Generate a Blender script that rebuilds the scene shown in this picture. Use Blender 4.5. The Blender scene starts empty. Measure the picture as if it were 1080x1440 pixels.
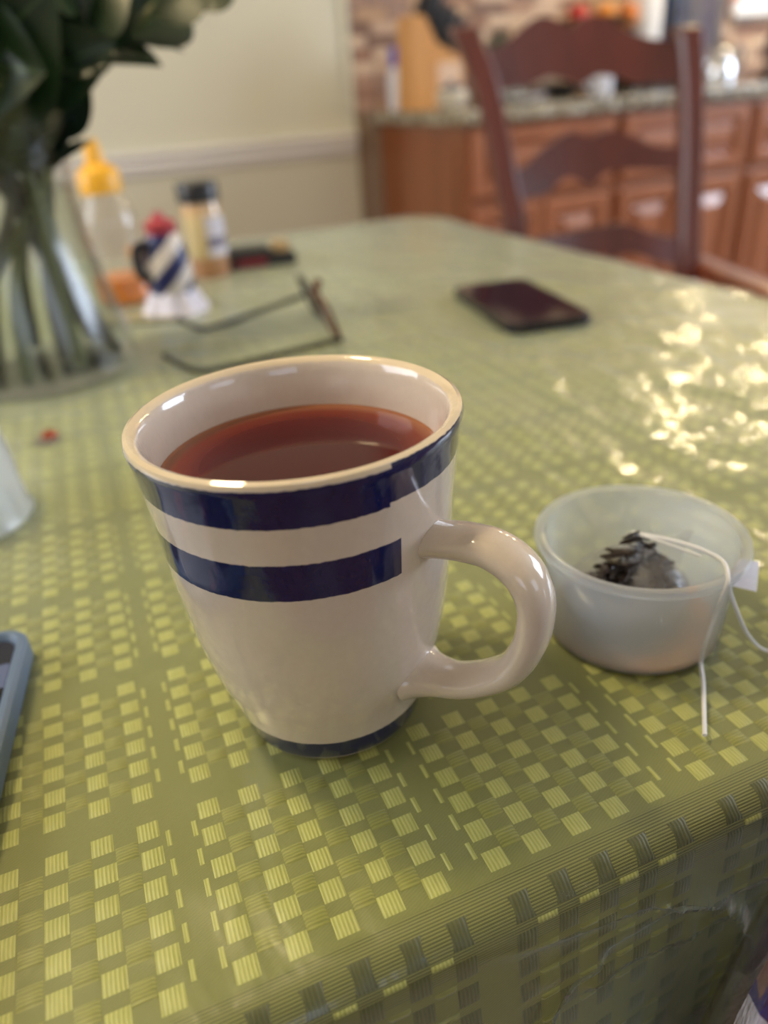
import bpy, bmesh, math, random
import numpy as np
from mathutils import Vector, Matrix
random.seed(7); rng = np.random.RandomState(7)
PI = math.pi
sc = bpy.context.scene
Z0 = 0.76                                   # height of the table top above the floor

# ------------------------------------------------------------------ camera
F_PX, TH, PH, RO, HC = 1041.787, 0.35013, 0.51629, -0.07912, 0.18545
fw = Vector((math.sin(TH)*math.cos(PH), math.cos(TH)*math.cos(PH), -math.sin(PH)))
r0 = Vector((math.cos(TH), -math.sin(TH), 0)); u0 = r0.cross(fw)
rt = r0*math.cos(RO) + u0*math.sin(RO); up = -r0*math.sin(RO) + u0*math.cos(RO)
CAM = Vector((0, 0, Z0 + HC))
cd = bpy.data.cameras.new('camera'); cam = bpy.data.objects.new('camera', cd)
sc.collection.objects.link(cam); sc.camera = cam
m = Matrix((( rt.x, up.x, -fw.x, CAM.x), (rt.y, up.y, -fw.y, CAM.y), (rt.z, up.z, -fw.z, CAM.z), (0, 0, 0, 1)))
cam.matrix_world = m
cd.sensor_fit = 'VERTICAL'; cd.sensor_height = 36; cd.lens = 36*F_PX/1440; cd.clip_start = 0.01
cd.dof.use_dof = True; cd.dof.focus_distance = 0.205; cd.dof.aperture_fstop = 5.4

# ------------------------------------------------------------------ world and lights
w = bpy.data.worlds.new('world'); sc.world = w; w.use_nodes = True
bg = w.node_tree.nodes['Background']; bg.inputs[0].default_value = (0.86, 0.91, 1.0, 1); bg.inputs[1].default_value = 1.2

def area(name, loc, target, sx, sy, power, col, spread=180):
    l = bpy.data.lights.new(name, 'AREA'); l.shape = 'RECTANGLE'; l.size = sx; l.size_y = sy
    l.energy = power; l.color = col; l.spread = math.radians(spread)
    o = bpy.data.objects.new(name, l); sc.collection.objects.link(o); o.location = loc
    o.rotation_euler = (Vector(target)-Vector(loc)).to_track_quat('-Z', 'Y').to_euler()
    return o
area('window_light_rear', (2.6, -2.62, 1.7), (0.8, 1.2, 0.8), 1.3, 0.95, 9, (0.72, 0.82, 1.0))
area('window_light_rear_left', (-0.4, -2.62, 1.7), (0.6, 1.0, 0.9), 1.1, .95, 6, (0.66, 0.76, 1.0))
area('window_light_right', (4.05, 0.2, 1.65), (0.5, 0.6, 0.8), 1.7, 1.25, 118, (0.74, 0.84, 1.0))
area('window_light_left', (-1.72, 1.0, 1.65), (0.2, 0.6, 0.8), 1.3, 1.05, 32, (0.92, 0.95, 1.0))
sc.view_settings.view_transform = 'Standard'; sc.view_settings.look = 'None'
sc.view_settings.gamma = 1; sc.view_settings.use_curve_mapping = False
sc.view_settings.exposure = -0.36

# ------------------------------------------------------------------ placing helpers
def ray(x, y): return fw + rt*((x-540)/F_PX) - up*((y-720)/F_PX)
def onz(x, y, z=0.0):                        # point on the horizontal plane z above the table top
    d = ray(x, y); return CAM + d*((z-HC)/d.z)
def ony(x, y, Y):                            # point on the vertical plane at depth Y
    d = ray(x, y); return CAM + d*(Y/d.y)
def atD(x, y, D):
    d = ray(x, y); return CAM + d*(D/(d.x*math.sin(TH)+d.y*math.cos(TH)))
def onplane(x, y, P, n):
    d = ray(x, y); return CAM + d*((P-CAM).dot(n)/d.dot(n))

# ------------------------------------------------------------------ materials
def srgb(r, g, b):
    f = lambda c: (c/255/12.92) if c/255 <= .04045 else ((c/255+.055)/1.055)**2.4
    return (f(r), f(g), f(b), 1)
class NT:
    def __init__(s, name):
        s.m = bpy.data.materials.new(name); s.m.use_nodes = True; s.t = s.m.node_tree
        for n in list(s.t.nodes): s.t.nodes.remove(n)
        s.out = s.n('ShaderNodeOutputMaterial')
    def n(s, typ, **k):
        x = s.t.nodes.new(typ)
        for a, v in k.items(): setattr(x, a, v)
        return x
    def l(s, a, b): s.t.links.new(a, b)
    def val(s, sock, v):
        if hasattr(v, 'is_output') or isinstance(v, bpy.types.NodeSocket): s.l(v, sock)
        else: sock.default_value = v
    def math(s, op, a, b=0.0, c=None):
        x = s.n('ShaderNodeMath', operation=op); s.val(x.inputs[0], a); s.val(x.inputs[1], b)
        if c is not None: s.val(x.inputs[2], c)
        return x.outputs[0]
    def mix(s, f, a, b):
        x = s.n('ShaderNodeMix', data_type='RGBA'); s.val(x.inputs[0], f); s.val(x.inputs[6], a); s.val(x.inputs[7], b)
        return x.outputs[2]
    def noise(s, scale, detail=3, rough=.5, vec=None, dist=0):
        x = s.n('ShaderNodeTexNoise'); x.inputs['Scale'].default_value = scale; x.inputs['Detail'].default_value = detail
        x.inputs['Roughness'].default_value = rough; x.inputs['Distortion'].default_value = dist
        if vec is not None: s.l(vec, x.inputs['Vector'])
        return x.outputs['Fac']
    def obj(s): return s.n('ShaderNodeTexCoord').outputs['Object']
    def uv(s): return s.n('ShaderNodeTexCoord').outputs['UV']
    def mapping(s, vec, scale=(1, 1, 1), rot=(0, 0, 0)):
        x = s.n('ShaderNodeMapping'); s.l(vec, x.inputs[0]); x.inputs['Scale'].default_value = scale; x.inputs['Rotation'].default_value = rot
        return x.outputs[0]
    def sep(s, vec):
        x = s.n('ShaderNodeSeparateXYZ'); s.l(vec, x.inputs[0]); return x.outputs
    def ramp(s, fac, stops, const=False):
        x = s.n('ShaderNodeValToRGB'); s.l(fac, x.inputs[0]); e = x.color_ramp.elements
        if const: x.color_ramp.interpolation = 'CONSTANT'
        while len(e) < len(stops): e.new(.5)
        for i, (p, c) in enumerate(stops): e[i].position = p; e[i].color = c
        return x.outputs[0]
    def bump(s, h, strength=.3, dist=.001):
        x = s.n('ShaderNodeBump'); x.inputs['Strength'].default_value = strength; x.inputs['Distance'].default_value = dist
        s.l(h, x.inputs['Height']); return x.outputs[0]
    def bsdf(s, col, rough=.5, normal=None, **k):
        x = s.n('ShaderNodeBsdfPrincipled'); s.val(x.inputs['Base Color'], col); s.val(x.inputs['Roughness'], rough)
        if normal is not None: s.l(normal, x.inputs['Normal'])
        for a, v in k.items(): s.val(x.inputs[a.replace('_', ' ')], v)
        return x
    def schlick(s, f0=.04, normal=None):
        lw = s.n('ShaderNodeLayerWeight'); lw.inputs[0].default_value = .5
        if normal is not None: s.l(normal, lw.inputs['Normal'])
        return s.math('ADD', s.math('MULTIPLY', s.math('POWER', lw.outputs['Facing'], 5.0), 1-f0), f0)
    def done(s, sh): s.l(sh if isinstance(sh, bpy.types.NodeSocket) else sh.outputs[0], s.out.inputs[0]); return s.m

def simple(name, c, rough=.5, var=.08, scale=60, **k):
    t = NT(name); f = t.noise(scale, 3)
    a = tuple(x*(1-var) for x in c[:3])+(1,); b = tuple(min(1, x*(1+var)) for x in c[:3])+(1,)
    return t.done(t.bsdf(t.mix(f, a, b), rough, **k))
def wood(name, c1, c2, rough=.35, scale=14, stretch=(1, 1, .08), coat=.3):
    t = NT(name); v = t.mapping(t.obj(), stretch); f = t.noise(scale, 5, .6, v, 1.2); g = t.noise(scale*9, 2, .5, v)
    f = t.math('ADD', t.math('MULTIPLY', f, .75), t.math('MULTIPLY', g, .25))
    c = t.ramp(f, [(.3, c1), (.7, c2)])
    return t.done(t.bsdf(c, rough, t.bump(f, .1, .001), Coat_Weight=coat, Coat_Roughness=.18))
def clear(name, tint=(1, 1, 1, 1), rough=.03, base=.06, ior=1.5, haze=0.0, hazec=(1, 1, 1, 1), bumpn=None):
    """thin clear plastic or glass: see-through with a mirror-like skin, and some milky haze"""
    t = NT(name)
    tr = t.n('ShaderNodeBsdfTransparent'); tr.inputs[0].default_value = tint
    gl = t.n('ShaderNodeBsdfGlossy'); gl.inputs['Roughness'].default_value = rough
    f = t.schlick(((ior-1)/(ior+1))**2+base*.5)
    under = tr.outputs[0]
    if haze > 0:
        df = t.n('ShaderNodeBsdfTranslucent'); df.inputs[0].default_value = hazec
        d2 = t.n('ShaderNodeBsdfDiffuse'); d2.inputs[0].default_value = hazec
        mm = t.n('ShaderNodeMixShader'); mm.inputs[0].default_value = .5; t.l(df.outputs[0], mm.inputs[1]); t.l(d2.outputs[0], mm.inputs[2])
        m2 = t.n('ShaderNodeMixShader'); m2.inputs[0].default_value = haze; t.l(under, m2.inputs[1]); t.l(mm.outputs[0], m2.inputs[2]); under = m2.outputs[0]
    mx = t.n('ShaderNodeMixShader'); t.l(f, mx.inputs[0]); t.l(under, mx.inputs[1]); t.l(gl.outputs[0], mx.inputs[2])
    return t.done(mx.outputs[0])

# ------------------------------------------------------------------ object helpers
col = sc.collection
def tag(o, label=None, cat=None, group=None, kind=None):
    if label: o['label'] = label
    if cat: o['category'] = cat
    if group: o['group'] = group
    if kind: o['kind'] = kind
    return o
def empty(name, loc, label, cat, group=None, rz=0.0):
    o = bpy.data.objects.new(name, None); col.objects.link(o); o.location = loc; o.rotation_euler = (0, 0, rz)
    o.empty_display_size = .01
    return tag(o, label, cat, group)
def world_of(o):
    M = Matrix.LocRotScale(o.location, o.rotation_euler, o.scale)
    return (world_of(o.parent) @ M) if o.parent else M
def add(name, data, mat, parent=None, smooth=True, origin=None, kind=None, label=None):
    """link a mesh (built in world coordinates, or local ones when origin is 'local') as one object"""
    if isinstance(data, bmesh.types.BMesh):
        bmesh.ops.recalc_face_normals(data, faces=data.faces)
        me = bpy.data.meshes.new(name); data.to_mesh(me); data.free()
    else: me = data
    mats = mat if isinstance(mat, (list, tuple)) else [mat]
    for x in mats: me.materials.append(x)
    if smooth:
        me.polygons.foreach_set('use_smooth', [True]*len(me.polygons))
        try: me.set_sharp_from_angle(angle=math.radians(38))
        except Exception: pass
    o = bpy.data.objects.new(name, me); col.objects.link(o)
    if origin == 'local':
        if parent: o.parent = parent
    elif parent:
        o.parent = parent; me.transform(world_of(parent).inverted())
    elif origin is not None:
        o.location = origin; me.transform(Matrix.Translation(-Vector(origin)))
    if kind: o['kind'] = kind
    if label: o['label'] = label
    return o
def BM(): return bmesh.new()
def lathe(bm, prof, seg=48, c=(0, 0, 0), close=True):
    c = Vector(c); rings = []
    for r, z in prof:
        if r < 1e-6: rings.append([bm.verts.new(c+Vector((0, 0, z)))])
        else: rings.append([bm.verts.new(c+Vector((r*math.cos(2*PI*i/seg), r*math.sin(2*PI*i/seg), z))) for i in range(seg)])
    for a, b in zip(rings, rings[1:]):
        if len(a) == 1 and len(b) == 1: continue
        for i in range(seg):
            j = (i+1) % seg
            if len(a) == 1: bm.faces.new((a[0], b[i], b[j]))
            elif len(b) == 1: bm.faces.new((a[i], a[j], b[0]))
            else: bm.faces.new((a[i], a[j], b[j], b[i]))
    return bm
def box(bm, lo, hi, bev=0.0, M=None):
    g = bmesh.ops.create_cube(bm, size=1.0)['verts']
    lo = Vector(lo); hi = Vector(hi); s = hi-lo; c = (lo+hi)/2
    for v in g: v.co = Vector((v.co.x*s.x, v.co.y*s.y, v.co.z*s.z))+c
    if bev > 0:
        es = list({e for v in g for e in v.link_edges})
        r = bmesh.ops.bevel(bm, geom=es, offset=bev, segments=2, affect='EDGES', profile=.6)
        g = list({v for f in r['faces'] for v in f.verts} | {v for v in g if v.is_valid})
    if M is not None:
        for v in g: v.co = M @ v.co
    return g
def tube(bm, pts, rad, seg=10, flat=None, cap=True):
    """round tube along pts; rad one number or one per point; flat=(axis, factor) squashes the section"""
    pts = [Vector(p) for p in pts]; n = len(pts)
    rad = [rad]*n if not hasattr(rad, '__len__') else list(rad)
    T = [(pts[min(i+1, n-1)]-pts[max(i-1, 0)]).normalized() for i in range(n)]
    a = T[0].orthogonal().normalized(); rings = []
    for i in range(n):
        a = (a-T[i]*a.dot(T[i])).normalized(); b = T[i].cross(a)
        ring = []
        for k in range(seg):
            q = 2*PI*k/seg; o = a*math.cos(q)*rad[i]+b*math.sin(q)*rad[i]
            if flat: ax = Vector(flat[0]).normalized(); o = o+ax*(o.dot(ax)*(flat[1]-1))
            ring.append(bm.verts.new(pts[i]+o))
        rings.append(ring)
    for r1, r2 in zip(rings, rings[1:]):
        for k in range(seg): bm.faces.new((r1[k], r1[(k+1) % seg], r2[(k+1) % seg], r2[k]))
    if cap: bm.faces.new(rings[0][::-1]); bm.faces.new(rings[-1])
    return bm
def spline(pts, n=8):
    P = [Vector(p) for p in pts]; P = [P[0]*2-P[1]]+P+[P[-1]*2-P[-2]]; out = []
    for i in range(1, len(P)-2):
        for k in range(n):
            t = k/n; a, b, c, d = P[i-1:i+3]
            out.append(.5*((2*b)+(c-a)*t+(2*a-5*b+4*c-d)*t*t+(3*b-a-3*c+d)*t**3))
    out.append(P[-2]); return out
def barsweep(bm, pts, wv, dv, ws, ds, bev=.25):
    """rectangular bar with softened edges along pts; wv, dv section axes"""
    n = len(pts); ws = [ws]*n if not hasattr(ws, '__len__') else ws; ds = [ds]*n if not hasattr(ds, '__len__') else ds
    sec = []
    for sx, sy in ((1, 1), (-1, 1), (-1, -1), (1, -1)):
        e = [(sx, sy*(1-bev)), (sx*(1-bev), sy)]
        if (sx*sy) < 0: e = e[::-1]
        sec += e
    rings = []
    for i, p in enumerate(pts):
        p = Vector(p); rings.append([bm.verts.new(p+wv*(a*ws[i]/2)+dv*(b*ds[i]/2)) for a, b in sec])
    m_ = len(sec)
    for r1, r2 in zip(rings, rings[1:]):
        for k in range(m_): bm.faces.new((r1[k], r1[(k+1) % m_], r2[(k+1) % m_], r2[k]))
    bm.faces.new(rings[0][::-1]); bm.faces.new(rings[-1])
    return bm
def slab(bm, top, bot, nrm, th):
    """solid board between two matching 3-D polylines, th thick along nrm"""
    f = []; b = []
    for P, Q in zip(top, bot):
        f.append((bm.verts.new(P+nrm*th/2), bm.verts.new(Q+nrm*th/2))); b.append((bm.verts.new(P-nrm*th/2), bm.verts.new(Q-nrm*th/2)))
    for i in range(len(f)-1):
        bm.faces.new((f[i][0], f[i+1][0], f[i+1][1], f[i][1])); bm.faces.new((b[i][0], b[i][1], b[i+1][1], b[i+1][0]))
        bm.faces.new((f[i][0], b[i][0], b[i+1][0], f[i+1][0])); bm.faces.new((f[i][1], f[i+1][1], b[i+1][1], b[i][1]))
    bm.faces.new((f[0][0], f[0][1], b[0][1], b[0][0])); bm.faces.new((f[-1][0], b[-1][0], b[-1][1], f[-1][1]))
    return bm
def rowface(bm, x0, x1, z0, z1, y, rings):
    """raised-panel front facing -Y: rings = [(inset, how far it stands out)]"""
    prev = None
    for ins, out in rings:
        v = [bm.verts.new((a, y-out, c)) for a, c in ((x0+ins, z0+ins), (x1-ins, z0+ins), (x1-ins, z1-ins), (x0+ins, z1-ins))]
        if prev:
            for k in range(4): bm.faces.new((prev[k], prev[(k+1) % 4], v[(k+1) % 4], v[k]))
        prev = v
    bm.faces.new(prev); return bm

# ================================================================== THE ROOM
WY = 2.60; XL = -1.75; XR = 3.6; CEIL = 2.5; XT = 0.958
def struct(name, bm, mat, smooth=False, origin=None):
    o = add(name, bm, mat, None, smooth, origin); o['kind'] = 'structure'; return o
t = NT('cream wall paint'); f = t.noise(180, 2); g = t.noise(2.5, 2)
wallmat = t.done(t.bsdf(t.mix(g, srgb(212, 207, 186), srgb(204, 199, 178)), .6, t.bump(f, .15, .0006)))
white_paint = simple('white gloss paint', srgb(225, 220, 214), .3, .02)
bm = BM(); box(bm, (XL-.1, WY, 0), (XT, WY+.1, CEIL)); struct('wall_back', bm, wallmat)
bm = BM(); box(bm, (XT, WY+.012, 0), (XR+.6, WY+.1, CEIL)); kwall = struct('wall_kitchen', bm, simple('mortar', srgb(150, 128, 108), .8))
bm = BM(); box(bm, (XL-.1, -2.6, 0), (XL, WY, 1.1)); box(bm, (XL-.1, -2.6, 2.2), (XL, WY, CEIL)); box(bm, (XL-.1, 1.7, 1.1), (XL, WY, 2.2)); box(bm, (XL-.1, -2.6, 1.1), (XL, .3, 2.2))
struct('wall_left', bm, wallmat)
bm = BM(); box(bm, (XL-.1, -2.7, 0), (XR+.6, -2.6, 1.2)); box(bm, (XL-.1, -2.7, 2.2), (XR+.6, -2.6, CEIL)); box(bm, (XL-.1, -2.7, 1.2), (-1.0, -2.6, 2.2)); box(bm, (.2, -2.7, 1.2), (1.9, -2.6, 2.2)); box(bm, (3.3, -2.7, 1.2), (XR+.6, -2.6, 2.2))
struct('wall_rear', bm, wallmat)
bm = BM(); box(bm, (XR+.5, -2.6, 0), (XR+.6, WY+.1, 1.0)); box(bm, (XR+.5, -2.6, 2.3), (XR+.6, WY+.1, CEIL)); box(bm, (XR+.5, -2.6, 1.0), (XR+.6, -.7, 2.3)); box(bm, (XR+.5, 1.1, 1.0), (XR+.6, WY+.1, 2.3))
struct('wall_right', bm, wallmat)
fl = wood('floor wood', srgb(92, 58, 36), srgb(128, 84, 52), .35, 6, (1, .1, 1))
bm = BM(); box(bm, (XL-.1, -2.7, -.06), (XR+.6, WY+.1, 0)); struct('floor', bm, fl)
bm = BM(); box(bm, (XL-.1, -2.7, CEIL), (XR+.6, WY+.1, CEIL+.06)); struct('ceiling', bm, simple('ceiling paint', srgb(226, 220, 205), .8, .02))
# baseboard and chair rail with a moulded section
def mould(name, x0, x1, prof, mat):
    bm = BM(); a = [bm.verts.new((x0, WY-d, z)) for d, z in prof]; b = [bm.verts.new((x1, WY-d, z)) for d, z in prof]
    for i in range(len(a)-1): bm.faces.new((a[i], a[i+1], b[i+1], b[i]))
    bm.faces.new(a); bm.faces.new(b[::-1]); return struct(name, bm, mat, False)
mould('baseboard_back', XL, XT, [(0, 0), (.016, 0), (.016, .09), (.009, .105), (.0, .11)], white_paint)
rb = Z0+.006
mould('trim_1', XL, XT-.004, [(0, rb), (.010, rb), (.014, rb+.006), (.014, rb+.018), (.022, rb+.024), (.022, rb+.030), (.016, rb+.034), (.018, rb+.046), (.030, rb+.052), (.032, rb+.062), (.026, rb+.068), (0, rb+.068)], white_paint)
bm = BM(); box(bm, (XT-.022, WY-.010, Z0+.13), (XT, WY+.0, CEIL), .002); struct('trim_2', bm, wallmat)
# framed picture whose lower edge just shows
c = ony(284, 3, WY)
pic = empty('framed_picture', (c.x-.14, WY-.012, Z0+.44), 'dark grey framed picture hanging on the cream wall, only its bottom edge in view', 'picture')
X0 = c.x-.30; X1 = c.x+.03; ZB = c.z-.012
bm = BM()
for a, b in (((X0, ZB), (X1, ZB+.02)), ((X0, ZB+.38), (X1, ZB+.40)), ((X0, ZB+.02), (X0+.02, ZB+.38)), ((X1-.02, ZB+.02), (X1, ZB+.38))):
    box(bm, (a[0], WY-.022, a[1]), (b[0], WY-.001, b[1]), .003)
add('frame', bm, simple('picture frame grey', srgb(70, 68, 78), .3), pic)
bm = BM(); box(bm, (X0+.02, WY-.010, ZB+.02), (X1-.02, WY-.004, ZB+.38)); add('mat_board', bm, simple('mat board', srgb(180, 180, 178), .6), pic)

# stone backsplash: every piece its own object
CT = Z0+.125                                # top of the stone counter
cols = [(196, 164, 138), (170, 132, 108), (214, 186, 160), (150, 110, 88), (186, 150, 118), (128, 96, 80), (205, 176, 150), (160, 128, 112)]
bmats = [simple('backsplash stone %s' % n, srgb(*c_), .55, .18, 25) for n, c_ in zip('abcdefgh', cols)]
def brickmesh(L, H, mt):
    bm = BM(); box(bm, (0, -.012, 0), (L, .0, H), .0025); me = bpy.data.meshes.new('brick'); bmesh.ops.recalc_face_normals(bm, faces=bm.faces); bm.to_mesh(me); bm.free(); me.materials.append(mt); return me
BMH = {}
row = 0; z = CT+.002
while z < CT+.50:
    H = .036; x = XT+.004 - (.05 if row % 2 else 0)
    while x < 3.05:
        L = rng.choice([.075, .105, .135]); k = rng.randint(len(bmats))
        if z > CT+.30 and rng.rand() < .5: k = 5
        x0 = max(x, XT+.004); LL = round(min(L, x+L-x0), 3)
        if LL > .02:
            key = (LL, k)
            if key not in BMH: BMH[key] = brickmesh(LL-.004, H-.004, bmats[k])
            o = bpy.data.objects.new('brick', BMH[key]); col.objects.link(o); o.parent = kwall; o.location = (x0, WY+.012-rng.rand()*.003, z)
        x += L
    z += H; row += 1

# ================================================================== KITCHEN UNITS
cab_dark = wood('cabinet wood', srgb(124, 68, 38), srgb(156, 92, 54), .34, 9, (1, 1, .1), .45)
cab_face = wood('cabinet door wood', srgb(150, 90, 62), srgb(176, 112, 80), .26, 9, (1, 1, .12), .8)
FY = 1.985; units = [(1.042, 1.535), (1.54, 2.035), (2.04, 2.535), (2.54, 3.05)]
RG = [(0, 0), (0, .016), (.006, .022), (.036, .022), (.050, .005), (.054, .005), (.082, .021), (.086, .021)]
names = ['wooden base cabinet at the left end of the counter, with the plain side panel showing', 'wooden base cabinet second from the left, behind the chair back', 'wooden base cabinet just right of the chair, at the right picture edge', 'wooden base cabinet at the far right end of the counter']
t = NT('granite'); o_ = t.obj(); v1 = t.n('ShaderNodeTexVoronoi'); v1.inputs['Scale'].default_value = 42; t.l(o_, v1.inputs['Vector'])
v2 = t.n('ShaderNodeTexVoronoi'); v2.inputs['Scale'].default_value = 120; t.l(o_, v2.inputs['Vector'])
s1 = t.sep(v1.outputs['Color'])[0]; s2 = t.sep(v2.outputs['Color'])[0]
c1 = t.ramp(s1, [(0, srgb(70, 58, 50)), (.22, srgb(188, 176, 152)), (.5, srgb(150, 136, 112)), (.7, srgb(98, 92, 84)), (.85, srgb(214, 208, 192))], True)
c2 = t.ramp(s2, [(0, srgb(60, 52, 46)), (.35, srgb(170, 160, 134)), (.75, srgb(208, 200, 180))], True)
granite = t.done(t.bsdf(t.mix(.4, c1, c2), .15))
for (a, b), lb in zip(units, names):
    u = empty('base_cabinet', ((a+b)/2, FY+.3, 0), lb, 'cabinet', 'base cabinets under the counter')
    bm = BM(); box(bm, (a, FY, .09), (b, WY-.002, CT-.034), .001); box(bm, (a+.0, FY+.07, 0), (b, WY-.002, .09)); add('body', bm, cab_dark, u, False)
    if a < 1.1:
        bm = BM(); box(bm, (a-.004, FY+.05, .14), (a, WY-.05, CT-.09), .001)
        sp = add('side_panel', bm, cab_dark, u, False)
    bm = BM(); rowface(bm, a+.014, b-.014, Z0-.098, Z0+.072, FY, [(i*.85, o2) for i, o2 in RG]); dr = add('drawer', bm, cab_face, u, False)
    for da, db, kx in ((a+.014, (a+b)/2-.003, -.03), ((a+b)/2+.003, b-.014, .03)):
        bm = BM(); rowface(bm, da, db, .115, Z0-.122, FY, RG); d = add('door', bm, cab_face, u, False)
bm = BM(); box(bm, (1.018, FY-.032, CT-.034), (3.07, WY-.001, CT), .006)
tag(add('countertop', bm, granite, None, False, (2.0, 2.3, CT-.03)), 'speckled brown and grey granite countertop running over the base cabinets', 'countertop')

exec_items = []
# ---- things on the counter
def cz(x, y, Y): p = ony(x, y, Y); return p.x
KY = 2.30
kx = ony(596, 145, KY).x
kb = empty('knife_block', (kx, KY, CT), 'light wooden knife block with black handled knives at the left end of the counter', 'knife block')
lw = wood('pale beech', srgb(196, 136, 72), srgb(214, 156, 88), .45, 10, (1, 1, .1), .1)
dv = ony(640, 145, KY).x-ony(570, 145, KY).x
bm = BM(); top = [Vector((kx-.045, KY, CT+.235)), Vector((kx+.005, KY, CT+.255)), Vector((kx+.03, KY, CT+.20))]
poly = [(-.062, 0), (.100, 0), (.112, .120), (.020, .165), (-.010, .232), (-.052, .238)]
fr = [bm.verts.new((kx+a, KY-.055, CT+b)) for a, b in poly]; bk = [bm.verts.new((kx+a, KY+.055, CT+b)) for a, b in poly]
bm.faces.new(fr); bm.faces.new(bk[::-1])
for i in range(len(fr)): bm.faces.new((fr[i], bk[i], bk[(i+1) % 6], fr[(i+1) % 6]))
bmesh.ops.bevel(bm, geom=bm.edges[:], offset=.003, segments=1, affect='EDGES'); add('block', bm, lw, kb, False)
pale = wood('pale beech face', srgb(214, 180, 152), srgb(224, 192, 164), .5, 10, (1, 1, .1), .1)
bm = BM(); box(bm, (kx+.022, KY-.058, CT+.004), (kx+.098, KY-.0545, CT+.118), .001); add('front_face', bm, pale, kb, False)
black = simple('black plastic', srgb(26, 25, 28), .35)
for i, (a, b, c_) in enumerate(((0, -.03, .235), (.012, .01, .215), (.03, .045, .185), (.055, .06, .17), (.08, .03, .15))):
    for y in (-.03, .028):
        bm = BM(); P = Vector((kx+a, KY+y, CT+c_)) ; D = Vector((.45, -.05, .9)).normalized()
        box(bm, (-.009, -.012, -.01), (.009, .012, .085), .004); bm.transform(Matrix.Translation(P) @ D.to_track_quat('Z', 'Y').to_matrix().to_4x4()); add('knife_handle', bm, black, kb)
# blue bottle and jars left of / beside the block
def lathething(name, x, y, z, prof, mat, label, cat, group=None, seg=28, extra=()):
    e = empty(name, (x, y, z), label, cat, group); bm = BM(); lathe(bm, prof, seg, (x, y, z)); add('body', bm, mat, e)
    for nm, pf, mt in extra: bm = BM(); lathe(bm, pf, seg, (x, y, z)); add(nm, bm, mt, e)
    return e
blue = simple('blue plastic', srgb(70, 80, 190), .3); whitep = simple('white plastic', srgb(220, 222, 235), .35); greyc = simple('grey ceramic', srgb(110, 108, 110), .4)
x = ony(560, 130, 2.47).x
lathething('dish_soap_bottle', x, 2.47, CT, [(0, 0), (.028, 0), (.03, .01), (.03, .09), (.02, .12), (0, .12)], whitep, 'small white and blue bottle standing left of the knife block', 'bottle', extra=[('cap', [(0, .12), (.022, .12), (.022, .165), (.012, .175), (0, .175)], blue)])
x = ony(640, 135, 2.1).x
lathething('sugar_bowl', x, 2.12, CT, [(0, 0), (.025, 0), (.042, .02), (.045, .035), (.036, .05), (0, .05)], simple('cream ceramic', srgb(205, 196, 180), .3), 'low cream ceramic bowl in front of the knife block', 'bowl', extra=[('lid', [(.038, .05), (.03, .058), (.008, .062), (.008, .07), (0, .072)], simple('navy ceramic', srgb(52, 56, 84), .3))])
x = ony(703, 60, 2.42).x
pot = lathething('cooking_pot', x, 2.42, CT, [(0, 0), (.085, 0), (.095, .01), (.095, .13), (.099, .135), (0, .135)], simple('steel', srgb(170, 168, 158), .25, Metallic=.7), 'steel cooking pot with a dark green domed lid behind the chair back', 'pot', extra=[('lid', [(.098, .136), (.09, .145), (.05, .165), (.012, .172), (.012, .185), (.018, .192), (0, .196)], simple('dark green enamel', srgb(32, 66, 46), .25))])
pc = pot.location
for s in (-1, 1):
    bm = BM(); tube(bm, spline([pc+Vector((s*.09, .02, .1)), pc+Vector((s*.125, .02, .105)), pc+Vector((s*.125, -.03, .105)), pc+Vector((s*.09, -.03, .1))], 6), .005, 8); add('handle', bm, black, pot)
# small things seen under the crest rail of the chair
x = ony(742, 130, 2.2).x
lathething('white_saucer', x, 2.2, CT, [(0, 0), (.03, 0), (.055, .014), (.056, .018), (.05, .016), (.03, .008), (0, .008)], whitep, 'small white saucer on the counter seen under the chair crest', 'saucer')
x = ony(790, 122, 2.22).x
lathething('black_bowl', x, 2.22, CT, [(0, 0), (.03, 0), (.058, .03), (.062, .042), (.056, .04), (.03, .01), (0, .01)], black, 'small black bowl on the counter between the white saucer and white mug', 'bowl')
x = ony(846, 118, 2.2).x
wm = lathething('white_mug', x, 2.2, CT, [(0, 0), (.028, 0), (.033, .01), (.033, .075), (.030, .077), (.029, .012), (0, .01)], whitep, 'plain white mug standing on the granite counter behind the chair', 'mug')
bm = BM(); tube(bm, spline([(x-.03, 2.2, CT+.06), (x-.055, 2.2, CT+.058), (x-.055, 2.2, CT+.025), (x-.03, 2.2, CT+.02)], 6), .005, 8); add('handle', bm, whitep, wm)
x = ony(910, 110, 2.3).x
e = empty('toaster', (x, 2.32, CT), 'low black toaster on the counter behind the right part of the chair crest', 'toaster')
bm = BM(); box(bm, (x-.10, 2.24, CT+.008), (x+.10, 2.40, CT+.12), .02); add('body', bm, black, e)
bm = BM(); box(bm, (x-.075, 2.29, CT+.1195), (x+.075, 2.31, CT+.121)); box(bm, (x-.075, 2.33, CT+.1195), (x+.075, 2.35, CT+.121)); add('slots', bm, simple('dark slot', srgb(10, 10, 10), .6), e)
bm = BM(); box(bm, (x-.105, 2.30, CT+.07), (x-.099, 2.34, CT+.08), .002); add('lever', bm, simple('steel lever', srgb(180, 180, 180), .2, Metallic=1.0), e)
for a in (-.08, .08):
    for b in (2.26, 2.38): bm = BM(); box(bm, (x+a-.01, b-.01, CT), (x+a+.01, b+.01, CT+.01)); add('foot', bm, black, e)
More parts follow.
